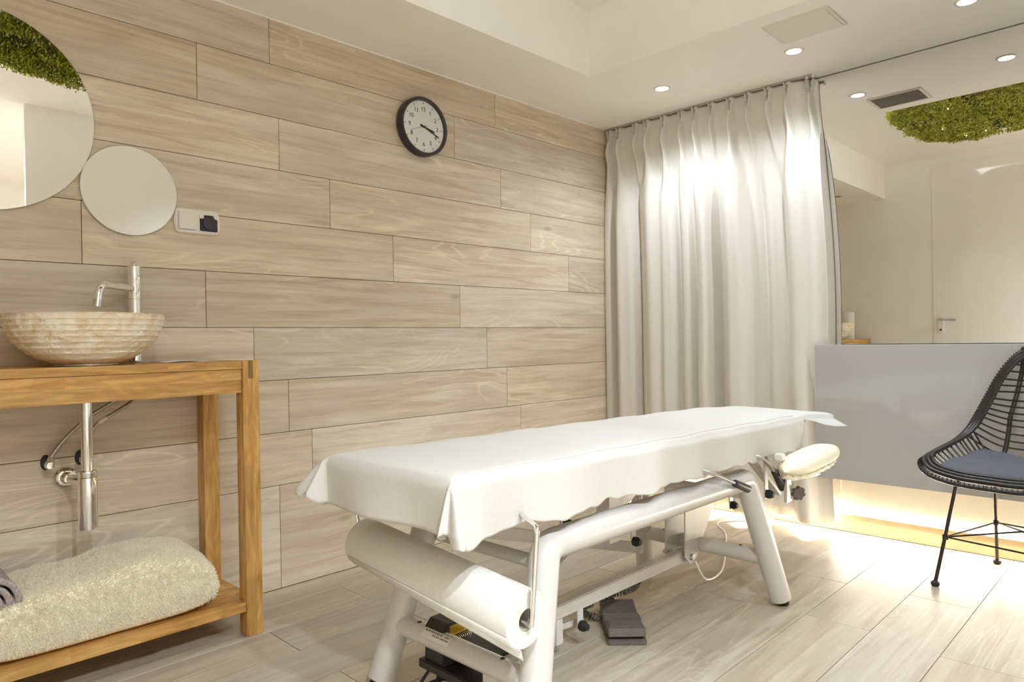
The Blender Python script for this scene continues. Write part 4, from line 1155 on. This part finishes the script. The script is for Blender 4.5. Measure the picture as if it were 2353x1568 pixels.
# rattan binding wound around the outer rim
bm = B(); N = len(sl); pts = []
for i in range(N * 6):
    f = i / 6; a, b = sl[int(f) % N], sl[(int(f) + 1) % N]; q = a.lerp(b, f - int(f)); d = (b - a).normalized(); o_ = (q - cen).normalized()
    u = (o_ - d * o_.dot(d)).normalized(); v = d.cross(u); t = 2 * pi * i / 7
    pts.append(q + u * 0.015 + Vector((0, 0, -0.008)) + (u * cos(t) + v * sin(t)) * 0.0085)
tube(bm, pts, 0.0021, 5, closed=True); obj('rim_binding', bm, 'rattan_black', ch)
# centre line of the shell from front rail over the seat and up the back
spine = catmull([(0, -0.255, 0.424), (0, -0.15, 0.415), (0, 0.0, 0.412), (0, 0.10, 0.425), (0, 0.165, 0.475), (0, 0.205, 0.56), (0, 0.232, 0.68), (0, 0.235, 0.79), (0, 0.206, 0.872)], 10)
hl_ = catmull([Vector(p) for p in half], 12)
def rim_near(f):
    return min(hl_[len(hl_) // 5:], key=f)
rods = [(p, rim_near(lambda r: abs(r.y - p.y * 0.92))) for p in (spine[k] for k in range(3, 33, 2))]
zz = 0.462
while zz < 0.85:
    p = min(spine[30:], key=lambda q: abs(q.z - zz)); lift = 0.075 * max(0.0, 1 - (zz - 0.462) / 0.22) + 0.006
    rods.append((p, rim_near(lambda r: abs(r.z - (zz + lift))))); zz += 0.0265
for sp_, rp_ in rods:
    q1 = Vector((rp_.x * 0.60, sp_.y * 0.8 + rp_.y * 0.2, sp_.z * 0.88 + rp_.z * 0.12)); q2 = Vector((-q1.x, q1.y, q1.z))
    pp = catmull([Vector(rp_), q1, sp_, q2, Vector((-rp_.x, rp_.y, rp_.z))], 6)
    bm = B(); tube(bm, [C(*p) for p in pp], 0.0034, 7); obj('rattan_rod', bm, 'rattan_black', ch, smooth=True)
for sx in (-0.105, 0.105):
    pp = []
    for j, p in enumerate(spine[12:]):
        w_ = max(0.25, 1 - 0.55 * max(0.0, (p.z - 0.6) / 0.3)); pp.append(C(sx * w_, p.y - 0.012 + 0.012 * 0 + 0.006, p.z + 0.006))
    bm = B(); tube(bm, pp, 0.0085, 8); obj('back_support', bm, 'rattan_black', ch, smooth=True)
# legs
tops_ = {(-1, -1): (-0.148, -0.132), (1, -1): (0.148, -0.132), (-1, 1): (-0.126, 0.117), (1, 1): (0.126, 0.117)}
feet = {(-1, -1): (-0.212, -0.172), (1, -1): (0.212, -0.172), (-1, 1): (-0.186, 0.285), (1, 1): (0.186, 0.285)}
for kx in tops_:
    a, b = tops_[kx], feet[kx]
    pts = bend([C(a[0] * 0.75, a[1] * 0.8, 0.402), C(a[0], a[1], 0.402), C(b[0], b[1], 0.012)], 0.03, 6)
    bm = B(); tube(bm, pts, 0.0066, 12); lg = obj('leg', bm, 'chair_metal', ch, smooth=True)
    bm = B(); lathe(bm, [(0, 0.0), (0.012, 0.0), (0.0150, 0.005), (0.0140, 0.014), (0.007, 0.019)], C(b[0], b[1], 0.001), (0, 0, 1), 20); obj('foot_cap', bm, 'black_rubber', lg, smooth=True)
def onleg(kx, z):
    a, b = tops_[kx], feet[kx]; t = z / 0.402; return C(b[0] + (a[0] - b[0]) * t, b[1] + (a[1] - b[1]) * t, z)
ks = [(-1, -1), (1, -1), (1, 1), (-1, 1)]
for i in range(4):
    bm = B(); tube(bm, [onleg(ks[i], 0.185), onleg(ks[(i + 1) % 4], 0.185)], 0.0032, 8); obj('stretcher', bm, 'chair_metal', ch, smooth=True)
for i in (0, 1):
    bm = B(); tube(bm, [onleg(ks[i], 0.185), C(0, 0.02, 0.215), onleg(ks[i + 2], 0.185)], 0.0032, 8); obj('cross_brace', bm, 'chair_metal', ch, smooth=True)
for kx in ks:
    bm = B(); p = onleg(kx, 0.185); lathe(bm, [(0.0, -0.008), (0.0105, -0.008), (0.0105, 0.008), (0.0, 0.008)], p, (0, 0, 1), 14); obj('joint_collar', bm, 'chair_metal', ch, smooth=True)
# seat frame carrying the legs
bm = B(); fr_ = [C(-0.148 * 0.75, -0.106, 0.402), C(0.111, -0.106, 0.402), C(0.095, 0.094, 0.402), C(-0.095, 0.094, 0.402)]
tube(bm, fr_, 0.006, 8, closed=True); obj('seat_frame', bm, 'chair_metal', ch)

# seat pad
sp2 = thing('seat_cushion', 'thin charcoal seat cushion lying on the rattan chair', 'cushion', tuple(C(0, -0.05, 0.43)))
NU = 34; vv = []; ff = []
def pad_outline(u, v):   # rounded trapezoid, wider at the front
    y = -0.055 + 0.175 * v; wd = 0.205 - 0.035 * (v + 1) / 2
    return (wd * u, y)
for sgn in (1, -1):
    for j in range(NU + 1):
        for i in range(NU + 1):
            u = -1 + 2 * i / NU; v = -1 + 2 * j / NU
            x, y = pad_outline(u * sqrt(1 - 0.18 * v * v), v * sqrt(1 - 0.18 * u * u))
            e = (max(0, 1 - u ** 4) * max(0, 1 - v ** 4)) ** 0.5
            tq = min(sqrt((u - a) ** 2 + (v - b) ** 2) for a in (-.45, .45) for b in (-.45, .45))
            bot = 0.426 + 0.03 * (abs(u) ** 2.4) * (0.4 + 0.6 * (v + 1) / 2) + 0.022 * max(0, v) ** 2
            z = bot + 0.014 + (0.027 * e if sgn > 0 else -0.012 * e)
            if sgn > 0: z += 0.009 * noise.noise(Vector((x * 16, y * 16, 1))) - 0.010 * exp(-(tq / 0.1) ** 2)
            p = C(x, y, z); vv.append(tuple(p))
    off = 0 if sgn > 0 else (NU + 1) ** 2
    for j in range(NU):
        for i in range(NU):
            a = off + j * (NU + 1) + i; q = (a, a + 1, a + NU + 2, a + NU + 1); ff.append(q if sgn > 0 else tuple(reversed(q)))
me = bpy.data.meshes.new('pad'); me.from_pydata(vv, [], ff); meshobj('pad', me, 'cushion_cloth', sp2, smooth=True)
for (u, v) in ((-.45, -.45), (.45, -.45), (-.45, .45), (.45, .45)):
    x, y = pad_outline(u, v); bm = B(); lathe(bm, [(0, 0.003), (0.007, 0.002), (0.008, 0)], C(x, y, 0.4475), (0, 0, 1), 14); obj('tuft_button', bm, 'cushion_cloth', sp2, smooth=True)
